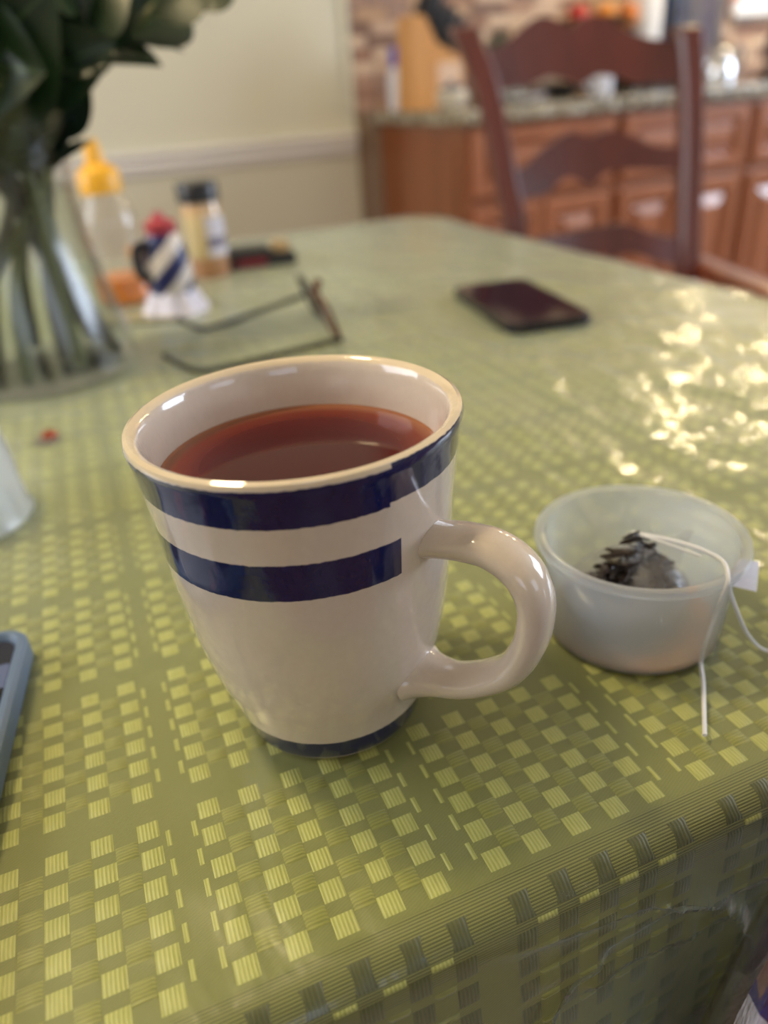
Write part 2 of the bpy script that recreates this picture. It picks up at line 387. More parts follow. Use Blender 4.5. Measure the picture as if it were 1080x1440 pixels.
# red and orange fruit in a bowl, tops seen over the crest
x = ony(835, 25, 2.44).x
lathething('fruit_stand', x, 2.44, CT, [(0, 0), (.06, 0), (.06, .006), (.012, .02), (.010, .16), (.05, .175), (.12, .215), (.122, .219), (.05, .183), (0, .18)], simple('brown wood bowl', srgb(110, 74, 46), .4), 'wooden fruit stand holding red and orange fruit behind the chair crest', 'fruit stand')
for nm, px, mt, lb in (('apple', 813, simple('apple red', srgb(190, 34, 22), .25), 'shiny red apple on the wooden fruit stand'), ('orange', 852, simple('orange peel', srgb(226, 140, 40), .45), 'left orange beside the red apple on the fruit stand'), ('orange', 884, simple('orange peel deep', srgb(214, 120, 34), .45), 'right orange on the fruit stand, farthest from the apple')):
    xx = ony(px, 20, 2.44).x; e = empty(nm, (xx, 2.44, CT+.195), lb, 'fruit', None if nm == 'apple' else 'oranges on the fruit stand')
    R = .034; bm = BM(); lathe(bm, [(0, .006), (.01, 0), (.024, .006), (.034, .03), (.032, .048), (.02, .064), (.008, .064), (0, .058)], 24, (xx, 2.44, CT+.19)); add('flesh', bm, mt, e)
    bm = BM(); tube(bm, [(xx, 2.44, CT+.246), (xx+.003, 2.44, CT+.262)], .0015, 6); add('stem', bm, simple('stem brown', srgb(70, 50, 30), .6), e)
# paper towel roll, blue carton, curtain-like towel
x = ony(905, 40, 2.30).x
e = empty('paper_towel_roll', (x, 2.45, CT), 'upright white paper towel roll behind the right end of the chair crest', 'paper towels')
x = ony(905, 40, 2.45).x; e.location.x = x
bm = BM(); lathe(bm, [(.02, .012), (.056, .012), (.058, .016), (.058, .288), (.056, .292), (.02, .292), (.02, .012)], 32, (x, 2.45, CT)); add('paper', bm, simple('paper white', srgb(226, 224, 226), .8), e)
bm = BM(); lathe(bm, [(0, 0), (.07, 0), (.07, .008), (.008, .012), (.008, .31), (.014, .32), (0, .33)], 24, (x, 2.45, CT)); add('holder', bm, simple('steel rod', srgb(180, 180, 180), .25, Metallic=.9), e)
x = ony(942, 40, 2.48).x
e = empty('cereal_box', (x, 2.48, CT), 'narrow blue carton standing between the paper towels and the hanging towel', 'carton')
bm = BM(); box(bm, (x-.028, 2.44, CT), (x+.028, 2.56, CT+.31), .002); add('carton', bm, simple('carton blue', srgb(58, 96, 150), .5), e, False)
bm = BM(); box(bm, (x-.0285, 2.439, CT+.20), (x+.0285, 2.4405, CT+.24)); add('printed_band', bm, simple('carton navy', srgb(40, 66, 120), .5), e, False)
# towel on a stand
x0 = ony(958, 60, 2.36).x; x1 = ony(1012, 60, 2.36).x
e = empty('dish_towel', ((x0+x1)/2, 2.36, CT+.0), 'pale grey dish towel with a blue stripe hanging on a rack right of the chair', 'towel')
bm = BM(); N = 24; zs = np.linspace(0, .40, 10); g = []
for zz in zs:
    g.append([bm.verts.new((x0+(x1-x0)*i/N*(1-.25*(1-zz/.40))+.02*(1-zz/.4), 2.36+.012*math.sin(i*1.3)*(1.2-zz), CT+.03+zz)) for i in range(N+1)])
for a, b in zip(g, g[1:]):
    for i in range(N): f_ = bm.faces.new((a[i], a[i+1], b[i+1], b[i])); f_.material_index = 1 if i in (13, 14, 15) else 0
bmesh.ops.solidify(bm, geom=bm.faces[:], thickness=.003)
add('cloth', bm, [simple('towel grey', srgb(186, 186, 198), .9), simple('towel blue', srgb(98, 98, 200), .9)], e)
bm = BM(); tube(bm, [(x0-.02, 2.375, CT+.432), (x1+.02, 2.375, CT+.432)], .006, 8); tube(bm, [(x1+.015, 2.375, CT), (x1+.015, 2.375, CT+.432)], .006, 8); tube(bm, [(x0-.015, 2.375, CT), (x0-.015, 2.375, CT+.432)], .006, 8)
add('rack', bm, simple('rack steel', srgb(160, 160, 165), .25, Metallic=.8), e)
# kettle
x = ony(1010, 100, 2.2).x
chrome = simple('polished steel', srgb(215, 218, 225), .18, .02, Metallic=.95)
k = lathething('kettle', x, 2.2, CT, [(0, 0), (.055, 0), (.058, .006), (.054, .05), (.042, .088), (.03, .1), (0, .1)], chrome, 'small shiny steel kettle on the counter just right of the chair post', 'kettle', extra=[('lid', [(.03, .1), (.024, .106), (.007, .108), (.007, .116), (.01, .12), (0, .122)], black)])
bm = BM(); tube(bm, spline([(x+.04, 2.2, CT+.09), (x+.085, 2.2, CT+.1), (x+.095, 2.2, CT+.06), (x+.055, 2.2, CT+.02)], 6), .008, 8); add('handle', bm, simple('grey handle', srgb(80, 80, 92), .4), k)
bm = BM(); tube(bm, [(x-.045, 2.2, CT+.04), (x-.075, 2.2, CT+.08)], [.012, .007], 10); add('spout', bm, chrome, k)
x = ony(1085, 80, 2.3).x
lathething('pepper_mill', x, 2.3, CT, [(0, 0), (.028, 0), (.03, .01), (.018, .05), (.024, .09), (.026, .12), (.012, .14), (.016, .16), (0, .172)], simple('dark mill', srgb(52, 40, 44), .35), 'dark turned pepper mill on the counter at the right picture edge', 'pepper mill')
# white wall box with a red corner (top right)
pa = ony(1032, 22, WY-.02)
e = empty('wall_notice_board', (pa.x+.15, WY, pa.z+.1), 'bright white board with an orange corner on the stone wall, top right', 'board')
bm = BM(); box(bm, (pa.x, WY-.022, pa.z), (pa.x+.42, WY-.002, pa.z+.30), .003); add('panel', bm, simple('board white', srgb(244, 244, 250), .35), e, False)
bm = BM(); box(bm, (pa.x-.012, WY-.024, pa.z+.05), (pa.x+.03, WY-.0225, pa.z+.12)); add('sticker', bm, simple('sticker orange', srgb(220, 90, 60), .5), e, False)
bm = BM(); box(bm, (pa.x-.006, WY-.026, pa.z-.012), (pa.x+.43, WY-.002, pa.z-.001), .002); add('ledge', bm, simple('board ledge', srgb(150, 146, 140), .4), e, False)

# ================================================================== TABLE, CLOTH, CLEAR COVER
TX0, TX1, TY0, TY1, CR, RC = -.46, .552, .1065, 1.19, .05, .010
def fold(u, v, off):
    """flat cloth coordinates -> the draped surface (rounded table edge, straight drop); off = distance outwards"""
    u = np.asarray(u, float); v = np.asarray(v, float); off = np.broadcast_to(off, u.shape).astype(float)
    cx = np.clip(u, TX0+CR, TX1-CR); cy = np.clip(v, TY0+CR, TY1-CR)
    dx = u-cx; dy = v-cy; L = np.hypot(dx, dy); d = L-CR
    n_x = np.where(L > 1e-9, dx/np.maximum(L, 1e-9), 0); n_y = np.where(L > 1e-9, dy/np.maximum(L, 1e-9), 0)
    a = np.clip(d/RC, 0, PI/2); drop = np.maximum(d-RC*PI/2, 0)
    out = np.where(d > 0, CR+RC*np.sin(a), np.minimum(L, CR))
    tt = u*np.abs(n_y)+v*np.abs(n_x)
    wave = (np.sin(tt*17+1.0)*.010+np.sin(tt*41)*.004)*np.clip(drop/.12, 0, 1)**1.3 + drop*.06
    out = out+off*np.sin(a)+wave
    x = cx+n_x*out; y = cy+n_y*out
    z = np.where(d > 0, -RC*(1-np.cos(a))-drop, 0)+off*np.cos(a)
    return np.stack([x, y, z+Z0], -1)
def gridmesh(name, us, vs, offf):
    U, V = np.meshgrid(us, vs); P = fold(U, V, offf(U, V)); ny, nx = U.shape
    idx = np.arange(nx*ny).reshape(ny, nx)
    q = np.stack([idx[:-1, :-1], idx[:-1, 1:], idx[1:, 1:], idx[1:, :-1]], -1).reshape(-1, 4)
    me = bpy.data.meshes.new(name); me.vertices.add(nx*ny); me.vertices.foreach_set('co', P.reshape(-1).astype(np.float32))
    me.loops.add(q.size); me.polygons.add(len(q)); me.loops.foreach_set('vertex_index', q.reshape(-1).astype(np.int32))
    me.polygons.foreach_set('loop_start', np.arange(0, q.size, 4, dtype=np.int32)); me.polygons.foreach_set('loop_total', np.full(len(q), 4, np.int32))
    me.update(calc_edges=True)
    uv = me.uv_layers.new(name='UVMap'); UV = np.stack([U.reshape(-1)[q.reshape(-1)], V.reshape(-1)[q.reshape(-1)]], -1)
    uv.data.foreach_set('uv', UV.reshape(-1).astype(np.float32)); me.validate(); return me
DR = .24
us = np.concatenate([np.arange(TX0-DR, -.12, .012), np.arange(-.12, .04, .004), np.arange(.04, .22, .002), np.arange(.22, .36, .004), np.arange(.36, TX1-.01, .006), np.arange(TX1-.01, TX1+.04, .003), np.arange(TX1+.04, TX1+DR, .012)])
vs = np.concatenate([np.arange(TY0-DR, TY0-.12, .01), np.arange(TY0-.12, TY0+.02, .0018), np.arange(TY0+.02, .6, .0045), np.arange(.6, TY1-.01, .009), np.arange(TY1-.01, TY1+.04, .003), np.arange(TY1+.04, TY1+DR, .012)])
table = empty('dining_table', (.05, .65, 0), 'wooden dining table under the green cloth, in the foreground', 'table')
tw = wood('table wood', srgb(92, 52, 30), srgb(120, 70, 42), .35, 8)
bm = BM(); box(bm, (TX0+.004, TY0+.004, Z0-.03), (TX1-.004, TY1-.004, Z0-.0008), .008); add('tabletop', bm, tw, table)
bm = BM()
box(bm, (TX0+.06, TY0+.06, Z0-.11), (TX1-.06, TY0+.08, Z0-.03)); box(bm, (TX0+.06, TY1-.08, Z0-.11), (TX1-.06, TY1-.06, Z0-.03))
box(bm, (TX0+.06, TY0+.08, Z0-.11), (TX0+.08, TY1-.08, Z0-.03)); box(bm, (TX1-.08, TY0+.08, Z0-.11), (TX1-.06, TY1-.08, Z0-.03)); add('apron', bm, tw, table)
for x in (TX0+.07, TX1-.07):
    for y in (TY0+.07, TY1-.07):
        bm = BM(); lathe(bm, [(0, 0), (.022, 0), (.026, .03), (.032, .3), (.038, .5), (.03, .56), (.04, .60), (.04, Z0-.03), (0, Z0-.03)], 20, (x, y, 0)); add('leg', bm, tw, table)
# woven cloth material
def weave(t, kind):
    uv = t.uv(); s = t.sep(uv); u, v = s[0], s[1]
    su = t.math('SINE', t.math('MULTIPLY', u, 2*PI/.00062)); sv = t.math('SINE', t.math('MULTIPLY', v, 2*PI/.00085))
    tw_ = t.math('SINE', t.math('MULTIPLY', t.math('ADD', u, v), 2*PI/.0009))
    return u, v, su, sv, tw_
t = NT('olive woven cloth'); u, v, su, sv, tw_ = weave(t, 0)
rib = t.math('MULTIPLY', t.math('GREATER_THAN', v, .0880), t.math('LESS_THAN', v, .1085))
fine = t.math('MULTIPLY', t.math('MULTIPLY', su, tw_), .5)
ribh = t.math('ADD', t.math('MULTIPLY', sv, .8), t.math('MULTIPLY', t.math('MULTIPLY', sv, su), .35))
h = t.math('ADD', t.math('MULTIPLY', fine, t.math('SUBTRACT', 1, rib)), t.math('MULTIPLY', ribh, rib))
lo = t.noise(9, 3, .6); 
c = t.mix(lo, srgb(96, 101, 38), srgb(122, 126, 56))
c = t.mix(t.math('MULTIPLY', t.math('ADD', h, 1), .33), c, srgb(158, 158, 84))
c = t.mix(t.math('MULTIPLY', t.math('MULTIPLY', t.math('SUBTRACT', .35, sv), rib), .55), c, srgb(66, 62, 22))
cloth_m = t.done(t.bsdf(c, .55, t.bump(h, .5, .0002), Sheen_Weight=.2))
cloth = add('tablecloth', gridmesh('tablecloth', us, vs, lambda U, V: U*0), cloth_m, None, True)
tag(cloth, 'olive green woven tablecloth with small raised squares, draped over the table', 'tablecloth')
# raised woven squares (thousands of thread floats): real relief, joined
def pads(name, recs, mat, hgt):
    P = []; Fc = []; UVs = []
    R = np.array(recs)                      # u, v, half width, half height
    sx = np.array([-1, 1, 1, -1]); sy = np.array([-1, -1, 1, 1])
    oU = R[:, 0:1]+sx*R[:, 2:3]; oV = R[:, 1:2]+sy*R[:, 3:4]
    iU = R[:, 0:1]+sx*(R[:, 2:3]*.74); iV = R[:, 1:2]+sy*(R[:, 3:4]*.66)
    U = np.concatenate([oU, iU], 1); V = np.concatenate([oV, iV], 1); O = np.concatenate([oU*0+.00002, iU*0+hgt], 1)
    P = fold(U, V, O).reshape(-1, 3); n = len(R)
    f0 = np.array([[4, 5, 6, 7], [0, 1, 5, 4], [1, 2, 6, 5], [2, 3, 7, 6], [3, 0, 4, 7]])
    q = (np.arange(n)[:, None, None]*8+f0[None]).reshape(-1, 4)
    me = bpy.data.meshes.new(name); me.vertices.add(len(P)); me.vertices.foreach_set('co', P.reshape(-1).astype(np.float32))
    me.loops.add(q.size); me.polygons.add(len(q)); me.loops.foreach_set('vertex_index', q.reshape(-1).astype(np.int32))
    me.polygons.foreach_set('loop_start', np.arange(0, q.size, 4, dtype=np.int32)); me.polygons.foreach_set('loop_total', np.full(len(q), 4, np.int32))
    me.update(calc_edges=True); uv = me.uv_layers.new(name='UVMap'); fu = U.reshape(-1)[q.reshape(-1)]; fv = V.reshape(-1)[q.reshape(-1)]
    uv.data.foreach_set('uv', np.stack([fu, fv], -1).reshape(-1).astype(np.float32))
    me.materials.append(mat); me.polygons.foreach_set('use_smooth', [True]*len(q))
    o = bpy.data.objects.new(name, me); col.objects.link(o); o.parent = cloth; o['kind'] = 'stuff'; return o
def floatmat(name, ca, cb, axis):
    t = NT(name); uv = t.uv(); s = t.sep(uv); q = t.math('SINE', t.math('MULTIPLY', s[axis], 2*PI/.0011)); nz = t.noise(700, 2, .6, t.mapping(uv, (1, .2, 1) if axis == 0 else (.2, 1, 1)))
    h = t.math('ADD', t.math('MULTIPLY', q, .4), nz); c = t.mix(t.math('MULTIPLY', h, .8), ca, cb)
    return t.done(t.bsdf(c, .42, t.bump(h, .6, .0003), Sheen_Weight=.3))
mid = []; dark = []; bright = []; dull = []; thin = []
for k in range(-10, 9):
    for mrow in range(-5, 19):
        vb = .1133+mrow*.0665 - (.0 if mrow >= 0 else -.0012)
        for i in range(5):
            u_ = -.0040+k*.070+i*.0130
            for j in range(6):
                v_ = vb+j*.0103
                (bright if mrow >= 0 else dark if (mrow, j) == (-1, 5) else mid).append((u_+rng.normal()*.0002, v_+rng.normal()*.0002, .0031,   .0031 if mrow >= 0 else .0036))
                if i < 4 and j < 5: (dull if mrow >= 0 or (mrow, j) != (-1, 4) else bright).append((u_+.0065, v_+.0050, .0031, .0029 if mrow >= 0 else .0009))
                if i == 4 and j < 5 and mrow >= 0:
                    thin.append((u_+.0054, v_+.0050, .0007, .0028)); thin.append((u_+.0130, v_+.0050, .0007, .0028))
keep = lambda L: [r for r in L if TX0-DR+.01 < r[0] < TX1+DR-.02 and TY0-DR+.01 < r[1] < TY1+DR-.02 and not (.1030 < r[1] < .109)]
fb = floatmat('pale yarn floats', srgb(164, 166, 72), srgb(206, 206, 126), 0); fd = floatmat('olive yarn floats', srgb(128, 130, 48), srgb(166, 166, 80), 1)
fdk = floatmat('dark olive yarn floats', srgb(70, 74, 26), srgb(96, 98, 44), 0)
fmd = floatmat('shaded olive yarn floats', srgb(80, 84, 34), srgb(104, 106, 48), 0)  # darker copy of the yarn: shade of the drop put into its colour
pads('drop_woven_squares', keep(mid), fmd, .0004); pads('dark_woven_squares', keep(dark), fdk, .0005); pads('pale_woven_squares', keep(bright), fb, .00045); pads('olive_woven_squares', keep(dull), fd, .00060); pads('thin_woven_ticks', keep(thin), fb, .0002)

# clear plastic cover: a separate wrinkled sheet over the cloth
ridges = []
def px_ridge(L, amp, wid, X=560, Yo=1000, s=2.077):
    pts = [ony(X+a/s, Yo+b/s, .0945) for a, b in L]
    amp *= .75; ridges.append(([(p.x, TY0-RC*PI/2-(Z0-p.z-RC)) for p in spline(pts, 6)], amp, wid))
px_ridge([(220, 720), (420, 660), (600, 590), (780, 520), (900, 535), (975, 600), (950, 720), (900, 820)], .005, .0035)
px_ridge([(380, 900), (470, 770), (560, 712)], .005, .0028); px_ridge([(560, 760), (640, 700), (720, 668), (830, 628)], .004, .0028)
px_ridge([(780, 525), (930, 505), (1080, 450)], .005, .004); px_ridge([(430, 760), (640, 640), (780, 560)], .003, .003); px_ridge([(820, 650), (900, 600), (930, 560)], .003, .002)
def wr(U, V):
    g = lambda a, b, f1, p: np.sin(a*U*f1+b*V*f1+p)
    warp = .016*np.sin(V*19+U*7)+.007*np.sin(V*43+2)+.004*np.sin(V*90+U*60)
    s = U+warp-.18*(V-.4)
    far = np.clip((V-.20)/.14, 0, 1)*np.clip((U-.10)/.12, 0, 1)
    r1 = np.exp(-((np.mod(s, .037)-.018)/.0045)**2)*(0.5+.5*np.sin(V*23+np.floor(s/.037)*2.4))
    r2 = np.exp(-((np.mod(s*1.31+.01, .026)-.013)/.0035)**2)*(0.5+.5*np.sin(V*37+np.floor((s*1.31+.01)/.026)*1.7))
    o = far*(.0013*r1+.0008*r2)
    o = o+.0011*(1+g(1, .35, 33, .3)*g(.4, 1, 21, 1))*(.35+.65*np.clip((V-.15)/.3, 0, 1))
    o = o+.00035*(1+g(1, .8, 95, 0)*g(-.6, 1, 71, 2))
    o = o+far*.0003*g(1, .2, 310, 0)*g(.1, 1, 210, 1)
    near = np.clip((TY0-.012-V)/.008, 0, 1)
    for pts, amp, wid in ridges:
        P = np.array(pts); m_ = (V < TY0+.0) & (V > TY0-.16) & (U > -.1) & (U < .4)
        if m_.any():
            d = np.min(np.hypot(U[m_][:, None]-P[None, :, 0], V[m_][:, None]-P[None, :, 1]), 1); add_ = np.zeros_like(U); add_[m_] = amp*np.exp(-(d/wid)**2); o = o+add_*near
    for ax_, ay_, ar_ in ((.046, .1935, .034), (.163, .180, .036), (.37, .60, .07), (-.05, .67, .08)):
        o = o*np.clip((np.hypot(U-ax_, V-ay_)-ar_)/.025, 0, 1)
    return .0008+np.maximum(o, 0)
t = NT('clear vinyl'); uv = t.uv()
n0 = t.noise(13, 2, .5, t.mapping(uv, (1, .8, 1), (0, 0, .5)), .8)
n1 = t.noise(55, 3, .5, t.mapping(uv, (1, .45, 1), (0, 0, .15)), .6); n2 = t.noise(260, 2, .5, t.mapping(uv, (1, .6, 1)))
nb = t.bump(t.math('ADD', t.math('ADD', t.math('MULTIPLY', n1, .35), t.math('MULTIPLY', n0, 1.3)), t.math('MULTIPLY', n2, .03)), .6, .0055)
tr = t.n('ShaderNodeBsdfTransparent'); tr.inputs[0].default_value = (.97, .98, .95, 1)
g1 = t.n('ShaderNodeBsdfGlossy'); g1.inputs['Roughness'].default_value = .07; t.l(nb, g1.inputs['Normal'])
g2 = t.n('ShaderNodeBsdfGlossy'); g2.inputs['Roughness'].default_value = .30; t.l(nb, g2.inputs['Normal'])
gm = t.n('ShaderNodeMixShader'); gm.inputs[0].default_value = .55; t.l(g1.outputs[0], gm.inputs[1]); t.l(g2.outputs[0], gm.inputs[2])
fsv = t.schlick(.05, nb)
lwt = t.n('ShaderNodeLayerWeight'); lwt.inputs[0].default_value = .5
hz = t.n('ShaderNodeBsdfDiffuse'); hz.inputs[0].default_value = srgb(196, 210, 206); hm = t.n('ShaderNodeMixShader')  # milky vinyl, plus the far sheen put in as a pale veil
t.l(t.math('ADD', t.math('MULTIPLY', t.math('POWER', lwt.outputs['Facing'], 2.6), .58), .012), hm.inputs[0]); t.l(tr.outputs[0], hm.inputs[1]); t.l(hz.outputs[0], hm.inputs[2])
mx = t.n('ShaderNodeMixShader'); t.l(fsv, mx.inputs[0]); t.l(hm.outputs[0], mx.inputs[1]); t.l(gm.outputs[0], mx.inputs[2])
vinyl = t.done(mx.outputs[0])
cover = add('plastic_cover', gridmesh('plastic_cover', us, vs, wr), vinyl, None, True)
tag(cover, 'clear shiny vinyl sheet with wrinkles lying over the green tablecloth', 'table cover')
TT = Z0+.0012                                # things stand on the cover

# ================================================================== MUG
mcx, mcy = .04615, .19348; HM = .1088
K = [0, .0125, .0261, .0418, .0627, .0836, .0993, .1088]; RR = [.0305, .0334, .0376, .0407, .0432, .0446, .0462, .0481]
rz = lambda z: float(np.interp(z, K, RR))
mug = empty('coffee_mug', (mcx, mcy, TT-.0002), 'large cream ceramic mug with navy blue bands, full of tea', 'mug')
MB = Vector((mcx, mcy, TT-.0002))
t = NT('banded glaze'); s = t.sep(t.obj()); z = s[2]
az = t.math('ARCTAN2', s[1], s[0])
wob = t.math('MULTIPLY', t.math('SUBTRACT', t.noise(40, 1), .5), .0006)
zz = t.math('ADD', z, wob)
ol = t.math('MULTIPLY', t.math('GREATER_THAN', az, math.radians(-77.5)), t.math('LESS_THAN', az, math.radians(-20)))
zt = t.math('SUBTRACT', zz, t.math('MULTIPLY', ol, .0012))
def inb(zv, a, b): return t.math('MULTIPLY', t.math('GREATER_THAN', zv, a), t.math('LESS_THAN', zv, b))
b1 = inb(zt, .0955, .1068)
gap = t.math('LESS_THAN', t.math('ABSOLUTE', t.math('SUBTRACT', az, math.radians(-53))), math.radians(20))
b2 = t.math('MULTIPLY', inb(zz, .0731, .0845), t.math('SUBTRACT', 1, gap)); b3 = inb(zz, .0022, .0104)
rad2 = t.math('SQRT', t.math('ADD', t.math('POWER', s[0], 2.0), t.math('POWER', s[1], 2.0)))
outer = t.math('GREATER_THAN', t.math('ADD', rad2, t.math('MULTIPLY', t.math('LESS_THAN', z, .012), .05)), t.math('ADD', t.math('MULTIPLY', z, .20), .0245))
bd = t.math('MULTIPLY', t.math('MAXIMUM', t.math('MAXIMUM', b1, b2), b3), outer)
cr = t.mix(t.noise(45, 4, .6), srgb(200, 184, 170), srgb(208, 194, 180))
rimm = t.math('GREATER_THAN', zz, .1072); cr = t.mix(t.math('MULTIPLY', rimm, .5), cr, srgb(226, 204, 160))
foot = t.math('LESS_THAN', z, .0016); cr = t.mix(foot, cr, srgb(190, 172, 150))
navy = t.mix(t.noise(30, 3, .6), srgb(14, 16, 56), srgb(26, 32, 84))
glaze = t.done(t.bsdf(t.mix(bd, cr, navy), .12, t.bump(t.noise(14, 2), .15, .002), Coat_Weight=.6, Coat_Roughness=.04, Subsurface_Weight=.0))
zs_ = np.linspace(.003, .1045, 26); prof = [(0, .003), (.022, .003), (.024, .0006), (.0285, 0), (.0303, .0012)]+[(rz(z_), z_) for z_ in zs_]
th = .0042; top = rz(.1075)
prof += [(top-.0001, .1068), (top-.0006, .1082), (top-.0018, .1088), (top-.0032, .1082), (top-.0044, .1065)]
inner = [(rz(z_)-th-(.003 if z_ < .02 else 0), z_) for z_ in np.linspace(.104, .010, 22)]
prof += inner+[(.020, .0065), (0, .006)]
bm = BM(); lathe(bm, prof, 96, MB); body = add('mug_body', bm, glaze, mug)
A = math.radians(-55); hu = Vector((math.cos(A), math.sin(A), 0)); hv = Vector((-math.sin(A), math.cos(A), 0))
hp = [(.0365, .0755), (.0410, .0765), (.0473, .0778), (.0548, .0789), (.0625, .0786), (.0695, .0748), (.0735, .0685), (.0743, .0610), (.0728, .0516), (.0681, .0414), (.0604, .0342), (.0506, .0287), (.0420, .0268), (.0360, .0262)]
pts = spline([MB+hu*a+Vector((0, 0, b)) for a, b in hp], 6)
n_ = len(pts); rad = [.0047+.0030*max(0, 1-i/12)**2+.0030*max(0, 1-(n_-1-i)/12)**2 for i in range(n_)]
bm = BM(); tube(bm, pts, rad, 20, ((hv.x, hv.y, 0), 1.55)); t = NT('cream glaze')
glz = t.done(t.bsdf(t.mix(t.noise(45, 4, .6), srgb(200, 184, 170), srgb(208, 194, 180)), .12, Coat_Weight=.6, Coat_Roughness=.04))
add('handle', bm, glz, mug)
# tea
TZ = .0925; tr_ = rz(TZ)-th-.0001
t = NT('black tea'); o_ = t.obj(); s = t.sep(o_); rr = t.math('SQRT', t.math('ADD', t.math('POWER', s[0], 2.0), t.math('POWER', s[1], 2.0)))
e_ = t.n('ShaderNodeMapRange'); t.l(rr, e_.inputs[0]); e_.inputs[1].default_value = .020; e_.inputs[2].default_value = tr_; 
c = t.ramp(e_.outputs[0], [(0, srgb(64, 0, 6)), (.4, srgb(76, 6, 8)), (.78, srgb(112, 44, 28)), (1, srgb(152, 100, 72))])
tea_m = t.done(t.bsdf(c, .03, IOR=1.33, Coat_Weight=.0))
bm = BM(); lathe(bm, [(0, 0), (tr_*.5, 0), (tr_*.9, 0), (tr_-.0006, .0001), (tr_, .0007), (tr_-.0002, -.002), (tr_-.004, -.03), (0, -.03)], 72, MB+Vector((0, 0, TZ)))
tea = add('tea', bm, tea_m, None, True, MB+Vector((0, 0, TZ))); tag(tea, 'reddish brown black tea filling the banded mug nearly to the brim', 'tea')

# ================================================================== PORTION CUP WITH TEA BAG
CX, CY = .1631, .1801; CB = Vector((CX, CY, TT-.0005)); CH = .0403
t = NT('frosted plastic')
rf = t.n('ShaderNodeBsdfRefraction'); rf.inputs['IOR'].default_value = 1.03; rf.inputs['Roughness'].default_value = .3; rf.inputs[0].default_value = (.93, .95, .97, 1)
ts = t.n('ShaderNodeBsdfTranslucent'); ts.inputs[0].default_value = srgb(244, 246, 250); df = t.n('ShaderNodeBsdfDiffuse'); df.inputs[0].default_value = srgb(240, 243, 250)
m1 = t.n('ShaderNodeMixShader'); m1.inputs[0].default_value = .5; t.l(ts.outputs[0], m1.inputs[1]); t.l(df.outputs[0], m1.inputs[2])
m2 = t.n('ShaderNodeMixShader'); m2.inputs[0].default_value = .32; t.l(rf.outputs[0], m2.inputs[1]); t.l(m1.outputs[0], m2.inputs[2])
g = t.n('ShaderNodeBsdfGlossy'); g.inputs['Roughness'].default_value = .18; m3 = t.n('ShaderNodeMixShader'); t.l(t.schlick(.035), m3.inputs[0]); t.l(m2.outputs[0], m3.inputs[1]); t.l(g.outputs[0], m3.inputs[2]); frosted = t.done(m3.outputs[0])
cup = empty('portion_cup', CB, 'frosted clear plastic portion cup holding a used tea bag, right of the mug', 'plastic cup')
def cup_profile(R1, R2, H_):
    w_ = .0009
    return [(0, 0), (R2-.004, 0), (R2-.001, .0008), (R2, .003), (R1-.0038, H_-.0075), (R1-.0026, H_-.007), (R1-.0024, H_-.003), (R1-.0006, H_-.0032), (R1, H_-.0018), (R1-.0005, H_-.0003), (R1-.002, H_), (R1-.0038, H_-.0008), (R1-.0040, H_-.003), (R1-.0040, H_-.0065), (R1-.0050, H_-.0078), (R2-w_, .004), (R2-.003, .0014), (0, .001)]
bm = BM(); lathe(bm, cup_profile(.0376, .0325, CH), 72, CB); add('cup_body', bm, frosted, cup)
bm = BM(); lathe(bm, [(.0312, .0016), (.0318, .0026), (0, .0026), (0, .0016), (.0312, .0016)], 40, CB)
pud = add('tea_puddle', bm, simple('tea dregs', srgb(150, 96, 34), .08, .2, 80), None, True, CB); tag(pud, 'thin amber puddle of tea in the bottom of the plastic cup', 'tea')
# tea bag
bag = empty('tea_bag', CB+Vector((0, 0, .003)), 'wet crumpled tea bag with dark leaves lying in the plastic cup', 'tea bag')
def crumple(bm, s, amp, f):
    from mathutils import noise as mn
    for v_ in bm.verts:
        n__ = mn.noise_vector(v_.co*f+Vector((s, 0, 0))); v_.co += n__*amp
leafm = simple('wet tea leaves', srgb(34, 20, 14), .35, .5, 300)
bm = BM()
for i in range(700):
    a = rng.rand()*2*PI; r_ = math.sqrt(rng.rand())*.0235; px_ = CX-.003+r_*math.cos(a); py_ = CY+r_*math.sin(a)*.85+.001
    mound = .029*max(0, 1-(r_/.026)**2)*(.75+.4*math.sin(a*2+1)); zq = CB.z+.005+rng.rand()**.5*mound+ .0
    Mx = Matrix.Translation((px_, py_, zq+.001)) @ Matrix.Rotation(rng.rand()*6.28, 4, 'Z') @ Matrix.Rotation(rng.rand()*3, 4, 'X') @ Matrix.Diagonal((.0042*(.5+rng.rand()), .0012, .0008, 1))
    bmesh.ops.create_icosphere(bm, subdivisions=1, radius=1, matrix=Mx)
lv = add('tea_leaves', bm, leafm, bag, True, kind='stuff')
t = NT('wet tea bag gauze'); trn = t.n('ShaderNodeBsdfTransparent'); tl = t.n('ShaderNodeBsdfTranslucent'); tl.inputs[0].default_value = srgb(205, 205, 212); d_ = t.n('ShaderNodeBsdfDiffuse'); d_.inputs[0].default_value = srgb(210, 210, 220)
a1 = t.n('ShaderNodeMixShader'); t.l(tl.outputs[0], a1.inputs[1]); t.l(d_.outputs[0], a1.inputs[2])
a2 = t.n('ShaderNodeMixShader'); a2.inputs[0].default_value = .2; t.l(trn.outputs[0], a2.inputs[1]); t.l(a1.outputs[0], a2.inputs[2]); gl_ = t.n('ShaderNodeBsdfGlossy'); gl_.inputs['Roughness'].default_value = .25
a3 = t.n('ShaderNodeMixShader'); a3.inputs[0].default_value = .08; t.l(a2.outputs[0], a3.inputs[1]); t.l(gl_.outputs[0], a3.inputs[2]); gauze = t.done(a3.outputs[0])
